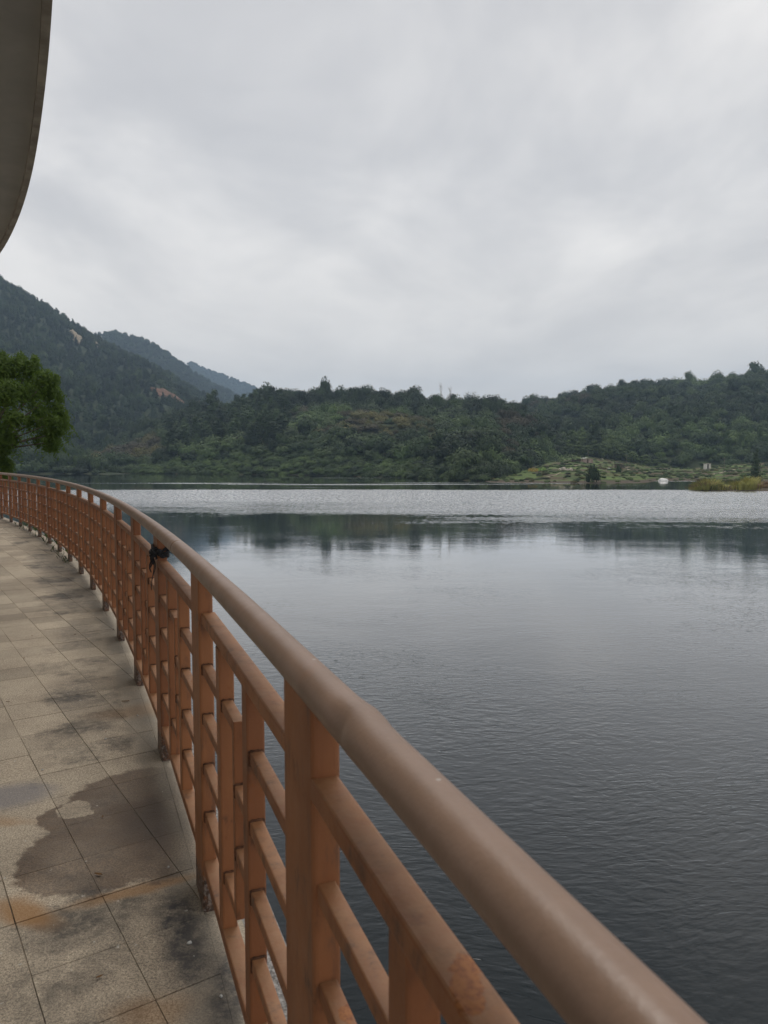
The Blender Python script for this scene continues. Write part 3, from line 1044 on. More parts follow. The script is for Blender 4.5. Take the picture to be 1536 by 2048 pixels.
for i in range(FIRST, LAST + 1):
    ph = PHI1 + (i - 1) * BAY
    on_rail('post', me_post, ph, 0.0, -0.02)
    if i == FIRST:
        continue
    # the bay between this post and the next nearer one
    on_rail('top_rail', me_rail, ph, -(L - PD) - 0.002, Z_TOP - 0.017, L - PD)
    on_rail('bottom_rail', me_brail, ph, -(L - PD) - 0.002, Z_BOT - 0.018, L - PD)
    on_rail('baluster', me_bal, ph, -0.377, Z_BOT - 0.002)
    on_rail('baluster', me_bal, ph, -0.76, Z_BOT - 0.002)
    for z in LV:
        on_rail('crossbar', me_b1, ph, -0.377 + BD - 0.002, z - BW / 2, 0.377 - BD)
        on_rail('crossbar', me_b3, ph, -(L - PD) - 0.002, z - BW / 2, L - PD - 0.76)
    on_rail('upright', me_v, ph, -0.5585, LV[0] - BW)
    for z in (LV[0], LV[3]):
        on_rail('crossbar', me_b2, ph, -0.5305, z - BW / 2, 0.1515)
    for z in (LV[1], LV[2]):
        on_rail('crossbar', me_b2, ph, -0.76 + BD - 0.002, z - BW / 2, 0.1415)

# weld beads where the nearest bars meet the uprights
mb = MB()
wr = random.Random(6)
for sx, sz, ax in ((-1, 0, 'z'), (1, 0, 'z'), (0, -1, 'x'), (0, 1, 'x')):
    pts = []
    for k in range(7):
        f = (k / 6 - .5) * BW * 1.05
        j = wr.uniform(-.0008, .0008)
        pts.append((sx * BW / 2 + (f if ax == 'x' else j), wr.uniform(-.0006, .0006), sz * BW / 2 + (f if ax == 'z' else j)))
    mb.tube(pts, [0.0031 + wr.uniform(-.0009, .0012) for _ in pts], 6)
me_weld = mb.mesh('weld_bead', simple_mat('rusty_weld', (0.10, 0.045, 0.024), 0.85, 0.5, 60.0))
for i in range(1, 5):
    ph = PHI1 + (i - 1) * BAY
    for z in LV:
        on_rail('weld_bead', me_weld, ph, -0.0025, z - BW / 2)
        on_rail('weld_bead', me_weld, ph, -0.7625, z - BW / 2)
    for z in (LV[0], LV[3]):
        on_rail('weld_bead', me_weld, ph, -0.3795, z - BW / 2)
    for z in (LV[1], LV[2]):
        on_rail('weld_bead', me_weld, ph, -0.561, z - BW / 2)

# round handrail in tube lengths with thin joints
seam = on_plane(350, 1097, HR_Z)
seam_ph = math.atan2(seam[1] - CY, seam[0] - CX)
dent_xy = on_plane(700, 1436, HR_Z + 0.02)
dent_ph = math.atan2(dent_xy[1] - CY, dent_xy[0] - CX)
DENT = Vector((dent_xy[0], dent_xy[1], HR_Z + 0.012))
joints = [PHI1 - 2.6 * BAY] + [seam_ph + k * 4.55 * BAY for k in range(0, 5)]
for a, b in zip(joints, joints[1:]):
    mb = MB()
    nseg = max(8, int((b - a) * RR / 0.03))
    SEG = 36
    vs, fs = [], []
    ring = [(a + 0.0008 / RR, HR_R - 0.003), (a + 0.0035 / RR, HR_R)]
    ring += [(a + (b - a) * k / nseg, HR_R) for k in range(1, nseg)]
    ring += [(b - 0.0035 / RR, HR_R), (b - 0.0008 / RR, HR_R - 0.003)]
    for (ph, r) in ring:
        n_ = Vector((math.cos(ph), math.sin(ph), 0))
        wob = 0.0007 * mnoise.noise(Vector((ph * 150, 0, 0)))
        for k in range(SEG):
            an = 2 * math.pi * k / SEG
            q = rail(ph, 0, HR_Z) + (n_ * math.cos(an) + Vector((0, 0, 1)) * math.sin(an)) * (r + wob)
            # pinched bend where two lengths were forced together
            u = (ph - dent_ph) * RR
            push = -0.0105 * math.exp(-(u / 0.022) ** 2) * max(0.0, math.cos(an - R_(155))) ** 4
            push += 0.0048 * math.exp(-((u + 0.03) / 0.022) ** 2) * max(0.0, math.cos(an - R_(150))) ** 2
            push += 0.0042 * math.exp(-(u / 0.04) ** 2) * max(0.0, math.cos(an - R_(30)))
            q += (n_ * math.cos(an) + Vector((0, 0, 1)) * math.sin(an)) * push
            vs.append(q)
    for i in range(len(ring) - 1):
        for k in range(SEG):
            k2 = (k + 1) % SEG
            fs.append((i * SEG + k, (i + 1) * SEG + k, (i + 1) * SEG + k2, i * SEG + k2)[::-1])
    mb.add(vs, fs, 0, True)
    mb.add(vs[:SEG], [tuple(range(SEG))], 0)
    mb.add(vs[-SEG:], [tuple(range(SEG))[::-1]], 0)
    mb.build('handrail', M['handrail'], railing)

# ------------------------------------------------------------------ black cloth strip knotted round the third post
M['cloth'] = simple_mat('black_cloth', (0.018, 0.018, 0.02), 0.8, 0.5, 60.0, 0.4, 0.7, 120.0)
cp = PHI1 + BAY
band = empty('cloth_strip', rail(cp, 0, 1.02), cp)
tag(band, 'black cloth strip knotted round a railing post just under the handrail', 'cloth strip')
cr = random.Random(3)
for lay in range(4):
    mb = MB()
    pts = []
    for k in range(41):
        a = 2 * math.pi * k / 40
        # rounded rectangle path round the post
        c, s_ = math.cos(a), math.sin(a)
        e = 5.0
        rr = (abs(c) ** e + abs(s_) ** e) ** (-1 / e)
        pts.append((c * rr * (0.029 + lay * 0.0015), PD / 2 + s_ * rr * (PD / 2 + 0.007 + lay * 0.0015), -0.012 + lay * 0.010 + 0.006 * math.sin(a * 2 + lay) + 0.004 * math.sin(a * 5 + lay * 2)))
    mb.tube(pts, [0.0065 + 0.0015 * math.sin(k * 0.9 + lay) for k in range(41)], 6)
    mb.build('wrap', M['cloth'], band)
mb = MB()
for k in range(9):
    a = cr.uniform(0, 6.28)
    c0 = Vector((-0.036 + cr.uniform(-.008, .006), cr.uniform(-0.008, 0.02), cr.uniform(-0.018, 0.018)))
    pts = [c0 + Vector((0.012 * math.cos(a + t * 2.2), 0.014 * math.sin(a + t * 2.4), 0.014 * math.cos(t * 2 + k))) for t in (0, .4, .8, 1.2, 1.6, 2.0, 2.4)]
    mb.tube(pts, [0.003, .005, .006, .005, .006, .005, .002], 6)
mb.build('knot', M['cloth'], band)
for (dx, dy, ln, w) in ((-0.046, 0.000, 0.17, .004), (-0.050, 0.012, 0.085, .007), (-0.052, -0.006, 0.07, .006), (-0.043, 0.03, 0.06, .005), (-0.040, -0.012, 0.10, .0035)):
    mb = MB()
    pts = [(dx + 0.008 * math.sin(t * 5 + dy * 90), dy + 0.010 * math.sin(t * 3.3), -0.005 - ln * t) for t in [k / 8 for k in range(9)]]
    mb.tube(pts, [0.72 * w * (1.2 - 0.7 * k / 8) for k in range(9)], 6)
    mb.build('tail', M['cloth'], band)
for k in range(7):
    mb = MB()
    mb.tube([(0.03, 0.004, 0.005), (0.045 + cr.uniform(-.01, .01), -0.004, 0.01 + cr.uniform(-.02, .03)), (0.06 + cr.uniform(-.01, .01), -0.01 + cr.uniform(-.02, .02), cr.uniform(-.02, .05))], [.0025, .002, .0008], 5)
    mb.build('frayed_end', M['cloth'], band)

# ================================================================== VEGETATION
def rvec(r):
    while True:
        v = Vector((r.uniform(-1, 1), r.uniform(-1, 1), r.uniform(-1, 1)))
        if 0.05 < v.length < 1:
            return v.normalized()


ICO_V, ICO_F = [], []
_t = (1 + 5 ** .5) / 2
for q in [(-1, _t, 0), (1, _t, 0), (-1, -_t, 0), (1, -_t, 0), (0, -1, _t), (0, 1, _t), (0, -1, -_t), (0, 1, -_t), (_t, 0, -1), (_t, 0, 1), (-_t, 0, -1), (-_t, 0, 1)]:
    ICO_V.append(Vector(q).normalized())
ICO_F = [(0, 11, 5), (0, 5, 1), (0, 1, 7), (0, 7, 10), (0, 10, 11), (1, 5, 9), (5, 11, 4), (11, 10, 2), (10, 7, 6), (7, 1, 8), (3, 9, 4), (3, 4, 2), (3, 2, 6), (3, 6, 8), (3, 8, 9), (4, 9, 5), (2, 4, 11), (6, 2, 10), (8, 6, 7), (9, 8, 1)]


def leaf(mb, c, nrm, size, asp, r, hang=0.0):
    t = nrm.cross(rvec(r))
    if t.length < 1e-3:
        t = nrm.orthogonal()
    t.normalize()
    if hang:
        t = (t * (1 - hang) + Vector((0, 0, -1)) * hang).normalized()
        nrm = (nrm - t * nrm.dot(t))
        nrm = nrm.normalized() if nrm.length > 1e-3 else t.orthogonal().normalized()
    b = nrm.cross(t)
    l, w = size, size * asp
    mb.add([c - t * l, c + b * w - nrm * size * 0.12, c + t * l, c - b * w - nrm * size * 0.12], [(0, 1, 2, 3)])


def crown(lobes, n, size, seed, asp=0.55, core=0.72, hang=0.0, up=0.5, shell=(0.72, 1.12)):
    """leaf clumps spread through the shell of several lobes; a rough inner body keeps it from being see-through"""
    r = random.Random(seed)
    mb = MB()
    wts = [lb[3] * lb[4] for lb in lobes]
    tot = sum(wts)
    for lb, w in zip(lobes, wts):
        c = Vector(lb[:3])
        rx, rz = lb[3], lb[4]
        if core:
            mb.add([c + Vector((q.x * rx, q.y * rx, q.z * rz)) * core * r.uniform(0.8, 1.1) for q in ICO_V], ICO_F)
        for _ in range(max(6, int(n * w / tot))):
            d = rvec(r)
            if d.z < -0.35 and r.random() < 0.6:
                d.z = -d.z
            k = r.uniform(*shell)
            p = c + Vector((d.x * rx, d.y * rx, d.z * rz)) * k
            nrm = (d + Vector((0, 0, up * .6)) + rvec(r) * 0.5).normalized()
            leaf(mb, p, nrm, size * r.uniform(0.6, 1.35), asp, r, hang)
    return mb


def lobes_round(seed, n=7, flat=0.8, spread=0.55):
    r = random.Random(seed)
    out = [(0, 0, 0.62, 0.62, 0.56)]
    for k in range(n):
        a = k * 2.4 + r.uniform(-.4, .4)
        d = spread * r.uniform(0.7, 1.1)
        rr = r.uniform(0.30, 0.46)
        out.append((d * math.cos(a), d * math.sin(a), 0.42 + r.uniform(-.18, .50) * flat, rr, rr * 0.85))
    return out


def lobes_tall(seed):
    r = random.Random(seed)
    out = []
    for k in range(9):
        z = 0.25 + 1.65 * k / 8
        w = 0.52 * math.sin(math.pi * (0.22 + 0.66 * k / 8)) ** 0.6
        out.append((r.uniform(-.14, .14), r.uniform(-.14, .14), z, w + r.uniform(-.05, .08), 0.24))
    return out


def lobes_cone(seed):
    r = random.Random(seed)
    return [(r.uniform(-.07, .07), r.uniform(-.07, .07), 0.2 + 1.7 * k / 8, 0.46 * (1 - k / 9.3) + 0.05, 0.17) for k in range(9)]


def lobes_bamboo(seed):
    r = random.Random(seed)
    out = []
    for k in range(9):
        a = k * 2.4
        d = 0.5 * math.sqrt(k / 9)
        h = 1.35 - 0.75 * (k / 9) + r.uniform(-.12, .12)
        out.append((d * math.cos(a), d * math.sin(a), h, 0.27, 0.24))
        out.append((d * 1.1 * math.cos(a), d * 1.1 * math.sin(a), h - 0.42, 0.24, 0.32))
    return out


def trunk_mesh(name, h, r0, r1, mat, seed, limbs=3):
    r = random.Random(seed)
    mb = MB()
    pts = [(0.06 * math.sin(z * 2.3 + seed) * z, 0.05 * math.cos(z * 1.9 + seed) * z, z * h) for z in (-.05, .25, .5, .75, 1.0)]
    mb.tube(pts, [r0 * 1.2, r0, r0 * .85, r0 * .7, r1], 7)
    for k in range(limbs):
        a = r.uniform(0, 6.28)
        z0 = h * r.uniform(.5, .85)
        mb.tube([(0, 0, z0), (.18 * math.cos(a), .18 * math.sin(a), z0 + .15), (.4 * math.cos(a), .4 * math.sin(a), z0 + .34)], [r1 * 1.2, r1, r1 * .5], 5)
    return mb.mesh(name, mat)


PROTO = {}          # (shape, colour) -> list of crown meshes
COLS = ('f_dark', 'f_mid', 'f_olive', 'f_brown', 'f_bright')


def protos(shape, col):
    key = (shape, col)
    if key not in PROTO:
        out = []
        for sd in range(3):
            if shape == 'round':
                mb = crown(lobes_round(sd + 1), 620, 0.085, sd)
            elif shape == 'bush':
                mb = crown([(a, b, c * 0.62, d * 1.1, e) for a, b, c, d, e in lobes_round(sd + 21, 8, 0.5, 0.6)], 520, 0.085, sd + 30)
            elif shape == 'tall':
                mb = crown(lobes_tall(sd + 5), 620, 0.07, sd + 60)
            elif shape == 'cone':
                mb = crown(lobes_cone(sd + 9), 520, 0.07, sd + 90, up=0.2)
            elif shape == 'bamboo':
                mb = crown(lobes_bamboo(sd + 2), 900, 0.07, sd + 120, asp=0.35, core=0.66, hang=0.35)
            elif shape == 'airy':
                mb = crown(lobes_round(sd + 41, 9, 1.1, 0.7), 330, 0.06, sd + 150, core=0.0, shell=(0.4, 1.15))
            out.append(mb.mesh(shape + '_crown', M[col]))
        PROTO[key] = out
    return PROTO[key]


TRUNK = [trunk_mesh('trunk', 0.8, 0.045, 0.025, M['bark'], k) for k in range(3)]
mass_count = 0


def mass(name, label, items):
    """far wood that reads as one mass: points that carry crowns (one object)"""
    global mass_count
    mass_count += 1
    keys, idx = [], []
    for it in items:
        k = it[0]
        if k not in keys:
            keys.append(k)
    pc = bpy.data.collections.new('crowns_%d' % mass_count)
    names = {}
    n = 0
    for k in keys:
        for v, me in enumerate(protos(*k)):
            o = bpy.data.objects.new('crown_%03d' % n, me)
            pc.objects.link(o)
            names[(k, v)] = n
            n += 1
    r = random.Random(len(items))
    me = bpy.data.meshes.new(name)
    me.from_pydata([tuple(it[1]) for it in items], [], [])
    at = me.attributes.new('idx', 'INT', 'POINT')
    at.data.foreach_set('value', [names[(it[0], r.randrange(3))] for it in items])
    at = me.attributes.new('siz', 'FLOAT_VECTOR', 'POINT')
    at.data.foreach_set('vector', [c for it in items for c in (it[2], it[2], it[3])])
    at = me.attributes.new('rot', 'FLOAT_VECTOR', 'POINT')
    at.data.foreach_set('vector', [c for it in items for c in (r.uniform(-.08, .08), r.uniform(-.08, .08), r.uniform(0, 6.28))])
    o = link(name, me)
    tag(o, label, kind='stuff')
    g = bpy.data.node_groups.new('scatter_%d' % mass_count, 'GeometryNodeTree')
    g.interface.new_socket('Geometry', in_out='INPUT', socket_type='NodeSocketGeometry')
    g.interface.new_socket('Geometry', in_out='OUTPUT', socket_type='NodeSocketGeometry')
    gi, go = g.nodes.new('NodeGroupInput'), g.nodes.new('NodeGroupOutput')
    ci = g.nodes.new('GeometryNodeCollectionInfo')
    ci.inputs['Collection'].default_value = pc
    ci.inputs['Separate Children'].default_value = True
    ci.inputs['Reset Children'].default_value = True
    ip = g.nodes.new('GeometryNodeInstanceOnPoints')
    ip.inputs['Pick Instance'].default_value = True

    def attr(nm, typ):
        a = g.nodes.new('GeometryNodeInputNamedAttribute')
        a.data_type = typ
        a.inputs['Name'].default_value = nm
        return a.outputs[0]
    g.links.new(gi.outputs[0], ip.inputs['Points'])
    g.links.new(ci.outputs[0], ip.inputs['Instance'])
    g.links.new(attr('idx', 'INT'), ip.inputs['Instance Index'])
    g.links.new(attr('siz', 'FLOAT_VECTOR'), ip.inputs['Scale'])
    g.links.new(attr('rot', 'FLOAT_VECTOR'), ip.inputs['Rotation'])
    g.links.new(ip.outputs[0], go.inputs[0])
    md = o.modifiers.new('scatter', 'NODES')
    md.node_group = g
    return o


def tree(name, key, pos, rad, hgt, label, cat='tree', group=None, seed=0, trunk=True):
    r = random.Random(seed)
    e = empty(name, pos, r.uniform(0, 6.28))
    e.scale = (rad, rad, hgt)
    tag(e, label, cat, group)
    link('crown', protos(*key)[r.randrange(3)], e)
    if trunk:
        link('trunk', TRUNK[r.randrange(3)], e)
    return e


def px_y(q):
    return 918 - (q.z - EYE) / q.y * FPX


def px_x(q):
    return 768 + q.x / q.y * FPX


def bare(hill, x, s):
    for (h, cx, cs, rx, rs) in BARE:
        if h is hill and ((x - cx) / rx) ** 2 + ((s - cs) / rs) ** 2 < 1:
            return True
    return False


def scatter(hill, x0, x1, s0, s1, gap_m, seed):
    """jittered grid over a slope, about gap_m apart"""
    r = random.Random(seed)
    d0, d1 = interp(hill.shore, (x0 + x1) / 2), interp(hill.ridge, (x0 + x1) / 2)
    ds = gap_m / abs(d1 - d0)
    s = s0
    while s < s1:
        D = d0 + (d1 - d0) * max(s, 0)
        dx = gap_m / D * FPX
        x = x0 + r.uniform(0, dx)
        while x < x1:
            xx, ss = x + r.uniform(-.45, .45) * dx, s + r.uniform(-.45, .45) * ds
            if not bare(hill, xx, ss):
                yield xx, ss, r
            x += dx
        s += ds


# ---- far mountains: woods that read as one mass
items = []
for x, s, r in scatter(H_M1, -420, 600, 0.0, 1.1, 8.6, 1):
    q = H_M1.pt(x, s)
    n_ = fbm(q.x * .006, q.y * .006, 4.0) + r.uniform(-.25, .25)
    key = ('cone', 'f_dark') if n_ > 0.1 else (('round', 'f_dark') if n_ > -.2 else ('round', 'f_mid'))
    h = r.uniform(7.5, 13)
    items.append((key, q - Vector((0, 0, 1)), r.uniform(4.2, 6.2) * (1.15 if key[0] == 'cone' else 0.85), h * (0.43 if key[0] == 'cone' else 0.75)))
mass('mountain_forest', 'dark conifer forest covering the big mountain at the left', items)
items = []
for x, s, r in scatter(H_M2, 60, 660, 0.25, 1.08, 10.5, 2):
    q = H_M2.pt(x, s)
    items.append((('round', 'f_dark'), q - Vector((0, 0, 1)), r.uniform(4.8, 7.5), r.uniform(6, 11)))
mass('mountain_forest', 'hazy forest on the second ridge behind the left mountain', items)
items = []
for x, s, r in scatter(H_M3, 280, 700, 0.4, 1.06, 13, 3):
    q = H_M3.pt(x, s)
    items.append((('round', 'f_dark'), q - Vector((0, 0, 1)), r.uniform(6, 9), r.uniform(6, 11)))
mass('mountain_forest', 'palest blue forest on the farthest ridge', items)

# ---- the wooded hill on the right
items = []
for x, s, r in scatter(H_R, 920, 1900, 0.02, 1.08, 6.4, 4):
    q = H_R.pt(x, s)
    n_ = fbm(q.x * .012, q.y * .012, 9.0) + r.uniform(-.2, .2)
    ridge = s > 0.9
    if n_ > 0.18:
        key = ('bush', 'f_bright')
    elif n_ > -0.05:
        key = ('round', 'f_mid')
    elif n_ > -0.3 or ridge:
        key = ('round', 'f_dark')
    else:
        key = ('bush', 'f_brown')
    rad = r.choice((2.9, 3.5, 4.2, 5.0, 6.2)) * r.uniform(.9, 1.1)
    items.append((key, q - Vector((0, 0, .6)), rad, rad * r.uniform(.9, 1.5) * (1.25 if ridge and r.random() < .4 else 1)))
mass('hill_forest', 'mixed green wood covering the hill at the right', items)

# ---- the central hill: nearest and largest trees one by one, the rest as one mass
cand = []
for x, s, r in scatter(H_C, -60, 1150, 0.015, 1.10, 5.4, 5):
    q = H_C.pt(x, s)
    y = px_y(q)
    n_ = fbm(q.x * .022, q.y * .022, 2.0) + r.uniform(-.22, .22)
    if s < 0.10 and 255 < x < 840:
        key, rad, h = ('bush', 'f_bright' if n_ > -.15 else 'f_mid'), r.uniform(1.5, 2.6), r.uniform(1.6, 3.0)
    elif s < 0.10:
        key, rad, h = ('bush', 'f_mid' if n_ > -.1 else 'f_dark'), r.uniform(1.9, 3.2), r.uniform(2.2, 4.2)
    elif s > 0.88:
        key = ('round', 'f_dark') if n_ > -0.12 else ('bush', 'f_mid')
        rad, h = r.uniform(1.9, 3.6), r.uniform(2.6, 6.2)
    elif 330 < x < 575 and s > 0.16:
        key = ('tall', 'f_dark') if n_ > -0.12 else ('round', 'f_mid')
        rad, h = r.uniform(2.6, 4.0), r.uniform(2.7, 4.6)
    elif 150 < x < 330 and s > .2:
        key = ('round', 'f_brown' if n_ > -.05 else 'f_olive') if s < .75 else ('bush', 'f_mid')
        rad, h = r.uniform(2.4, 3.6), r.uniform(3, 4.6)
    elif 540 < x < 880 and 0.28 < s < 0.80 and n_ > -0.18:
        key = ('bush', 'f_olive') if n_ > 0.06 else (('bush', 'f_brown') if n_ > -.06 else ('bush', 'f_mid'))
        rad, h = r.uniform(1.7, 2.8), r.uniform(2.0, 3.4)
    elif x > 985 and n_ > -0.02:
        key, rad, h = ('round', 'f_brown'), r.uniform(2.0, 3.0), r.uniform(2.5, 4.0)
    else:
        key = ('bush', 'f_mid') if n_ > 0.05 else (('round', 'f_dark') if n_ > -.2 else ('bush', 'f_bright'))
        rad, h = r.uniform(2.0, 3.8), r.uniform(2.4, 5.0)
    k = r.choice((.9, 1.15, 1.35, 1.5, 1.7, 2.0)) if s > .1 else 1.2
    cand.append((key, q - Vector((0, 0, .3)), rad * k, h * k ** .7, x, s))
# dense low growth along the waterline
for x, s, r in scatter(H_C, 236, 1130, 0.0, 0.13, 2.5, 15):
    q = H_C.pt(x, s)
    n_ = fbm(q.x * .03, q.y * .03, 12.0) + r.uniform(-.2, .2)
    rad = r.uniform(1.4, 2.3)
    cand.append((('bush', 'f_bright' if n_ > .12 else 'f_mid' if n_ > -.15 else 'f_dark'), q - Vector((0, 0, .3)), rad, rad * r.uniform(.8, 1.3), x, max(s, 0.0)))
# left shore
for x, s, r in scatter(H_L, -520, 246, 0.03, 1.0, 5.2, 6):
    q = H_L.pt(x, s)
    k = min(1.0, max(0.25, (250 - x) / 110))
    n_ = fbm(q.x * .02, q.y * .02, 7.0) + r.uniform(-.3, .3)
    key = ('round', 'f_mid') if n_ > 0.0 else (('round', 'f_dark') if n_ > -.25 else ('bush', 'f_brown'))
    if s < .1:
        key = ('bush', key[1])
    rad = r.uniform(3.0, 5.4) * k
    cand.append((key, q - Vector((0, 0, .3)), rad, rad * r.uniform(1.4, 2.1) * (.6 if s < .1 else 1), x, s))

KINDS = {'round': ('broadleaf_tree', 'tree'), 'bush': ('shrub', 'shrub'), 'tall': ('dense_tree', 'tree')}
def place(x, s, y):
    area = 'the left shore' if x < 255 else 'the left part of the central hill' if x < 560 else 'the middle of the central hill' if x < 860 else 'the right end of the central hill'
    band = 'at the waterline of ' if s < .1 else 'low on ' if s < .4 else 'halfway up ' if s < .72 else 'high on ' if s < .9 else 'along the crest of '
    return band + area


LAB = {('round', 'f_dark'): 'rounded dark green broadleaf tree', ('round', 'f_mid'): 'rounded mid green broadleaf tree',
       ('round', 'f_brown'): 'rounded brownish autumn tree', ('round', 'f_olive'): 'rounded olive yellow tree',
       ('bush', 'f_dark'): 'low dark green shrub', ('bush', 'f_mid'): 'low mid green shrub',
       ('bush', 'f_bright'): 'low fresh green shrub', ('bush', 'f_olive'): 'low yellow olive shrub',
       ('bush', 'f_brown'): 'low brownish shrub', ('tall', 'f_dark'): 'tall slender dark green tree'}
GRP = {k: v + 's' for k, v in LAB.items()}
by = {}
for c in cand:
    big = c[2] * c[3] / c[1].y ** 2
    if not (-40 < c[4] < 1180):
        big *= 0.1
    by.setdefault(c[0][0], []).append((big, c))
rest_items = []
for kind, lst in by.items():
    lst.sort(key=lambda q: -q[0])
    lim = {'round': 290, 'bush': 290, 'tall': 200}[kind]
    for k, (big, c) in enumerate(lst):
        if k < lim:
            tree(KINDS[kind][0], c[0], c[1], c[2], c[3], LAB[c[0]] + ' ' + place(c[4], c[5], c[1].y), KINDS[kind][1], GRP[c[0]] + ' ' + place(c[4], c[5], c[1].y), k, trunk=kind != 'bush')
        else:
            rest_items.append(c[:4])
mass('hill_forest', 'smaller trees and bushes filling the wooded hill across the lake', rest_items)


# ---- trees that stand out
def hero(name, key, hill, x, ytop, ybase, wpx, label, cat='tree', seed=1, s=None, sink=0.5):
    """a tree at that bearing on that hill whose foot and top show at the given heights"""
    s = find_s(hill, x, ybase) if s is None else s
    q = hill.pt(x, s)
    top = at_depth(x, ytop, q.y)[2]
    unit = {'round': 1.25, 'bush': 0.85, 'tall': 2.1, 'cone': 2.05, 'bamboo': 1.65, 'airy': 1.45}[key[0]]
    return tree(name, key, (q.x, q.y, q.z - sink), wpx / 2 / FPX * q.y / (0.95 if key[0] in ('round', 'bush', 'airy') else 0.5 if key[0] == 'tall' else 0.52 if key[0] == 'cone' else .78),
                (top - q.z + sink) / unit, label, cat, None, seed)


hero('broadleaf_tree', ('round', 'f_dark'), H_C, 651, 750, 790, 34, 'tall lone tree standing above the skyline of the central hill', seed=3, s=0.99)
hero('broadleaf_tree', ('tall', 'f_dark'), H_C, 428, 778, 850, 34, 'tall dark tree topping the left end of the central hill', seed=4, s=0.72)
hero('broadleaf_tree', ('round', 'f_dark'), H_C, 536, 762, 795, 44, 'broad dark tree where the central hill meets the blue ridges', seed=5, s=0.97)
hero('broadleaf_tree', ('airy', 'f_dark'), H_C, 942, 774, 806, 34, 'thin see-through tree near the right end of the central skyline', seed=6, s=0.99)
hero('broadleaf_tree', ('round', 'f_dark'), H_C, 735, 765, 795, 50, 'broad dark crown on the middle of the central skyline', seed=7, s=0.98)
hero('broadleaf_tree', ('round', 'f_dark'), H_C, 832, 768, 800, 40, 'round dark crown on the skyline left of the bare trees', seed=8, s=0.98)
hero('broadleaf_tree', ('round', 'f_dark'), H_R, 1503, 721, 752, 40, 'large dark tree on the crest of the right hill', seed=9, s=0.99)
hero('broadleaf_tree', ('airy', 'f_dark'), H_R, 1432, 735, 760, 34, 'thin tree on the skyline of the right hill', seed=10, s=0.98)
hero('broadleaf_tree', ('round', 'f_mid'), H_C, 925, 893, 955, 84, 'wide fresh green tree overhanging the water at the foot of the central hill', seed=12, s=0.035)
hero('broadleaf_tree', ('round', 'f_mid'), H_L, 195, 905, 944, 60, 'pale leafy tree at the tip of the left shore', seed=13, s=0.2)
hero('broadleaf_tree', ('tall', 'f_mid'), H_R, 1190, 842, 920, 34, 'tall tree with a long bare trunk rising from the bamboo grove', seed=14, s=0.02)
hero('shrub', ('round', 'f_dark'), H_F, 1186, 924, 966, 30, 'dark conical bush standing at the edge of the water below the fields', 'shrub', seed=15, s=0.015)
hero('cypress_tree', ('cone', 'f_dark'), H_F, 1511, 897, 955, 27, 'dark upright cypress behind the reeds', seed=16, s=0.06)
hero('shrub', ('round', 'f_dark'), H_F, 1236, 928, 945, 14, 'dark bush beside the flat roofed hut', 'shrub', seed=17)
# dead trees
for k, (x, yt, lab) in enumerate(((881, 769, 'bare pale dead tree on the central skyline, the taller one'), (899, 776, 'bare pale dead tree on the central skyline, the shorter one'))):
    q = H_C.pt(x, 0.99)
    top = at_depth(x, yt, q.y)[2]
    e = tag(empty('dead_tree', q), lab, 'tree')
    mb = MB()
    hh = top - q.z
    mb.tube([(0, 0, -.5), (.1, 0, hh * .5), (0, 0.1, hh)], [.08, .06, .025], 6)
    mb.build('trunk', M['palebark'], e)
    rr = random.Random(k)
    for j in range(22):
        a, z0 = rr.uniform(0, 6.28), hh * rr.uniform(.25, .92)
        ln = rr.uniform(0.8, 2.3)
        mb = MB()
        mb.tube([(0, 0, z0), (ln * .5 * math.cos(a), ln * .5 * math.sin(a), z0 + ln * .6), (ln * .8 * math.cos(a), ln * .8 * math.sin(a), z0 + ln * 1.3)], [.07, .05, .03], 5)
        mb.build('branch', M['palebark'], e)

# ---- bamboo grove behind the fields
br = random.Random(8)
BROW = ('front row', 'second row', 'third row', 'back row')
grove = [(1105, 850), (1200, 850), (1260, 866), (1320, 884), (1370, 905), (1408, 928)]
n = 0
for row in range(4):
    x = 1118 + br.uniform(0, 10)
    while x < 1400 - row * 0:
        top = interp(grove, x) + 4 + (3 - row) * 9 + br.uniform(-5, 9)
        D = 338 + row * 11 + br.uniform(-3, 3)
        z0 = min(H_F.pt(x, 1.0).z, 2.5) + row * 1.2
        tz = at_depth(x, top, D)[2]
        hgt = max(3.5, tz - z0)
        pos = (bearing(x) * D, D, tz - hgt)
        tree('bamboo_clump', ('bamboo', 'f_bamboo'), pos, br.uniform(4.2, 5.8), hgt / 1.62, 'plume-like yellow green bamboo clump in the ' + BROW[row] + ' of the grove, ' + ('left' if x < 1250 else 'right') + ' half', 'bamboo', 'bamboo clumps in the ' + BROW[row] + ' of the grove, ' + ('left' if x < 1250 else 'right') + ' half', n, trunk=False)
        n += 1
        x += br.uniform(15, 24)
for k in range(34):
    x = br.uniform(1440, 1760)
    D = br.uniform(345, 380)
    top = 862 + (D - 345) * -0.55 + br.uniform(-10, 25)
    tz = at_depth(x, top, D)[2]
    z0 = -1.0
    tree('bamboo_clump', ('bamboo', 'f_bright'), (bearing(x) * D, D, z0), br.uniform(4.5, 6.0), (tz - z0) / 1.62, 'darker bamboo clump at the right behind the reeds', 'bamboo', 'bamboo clumps at the right behind the reeds', k, trunk=False)

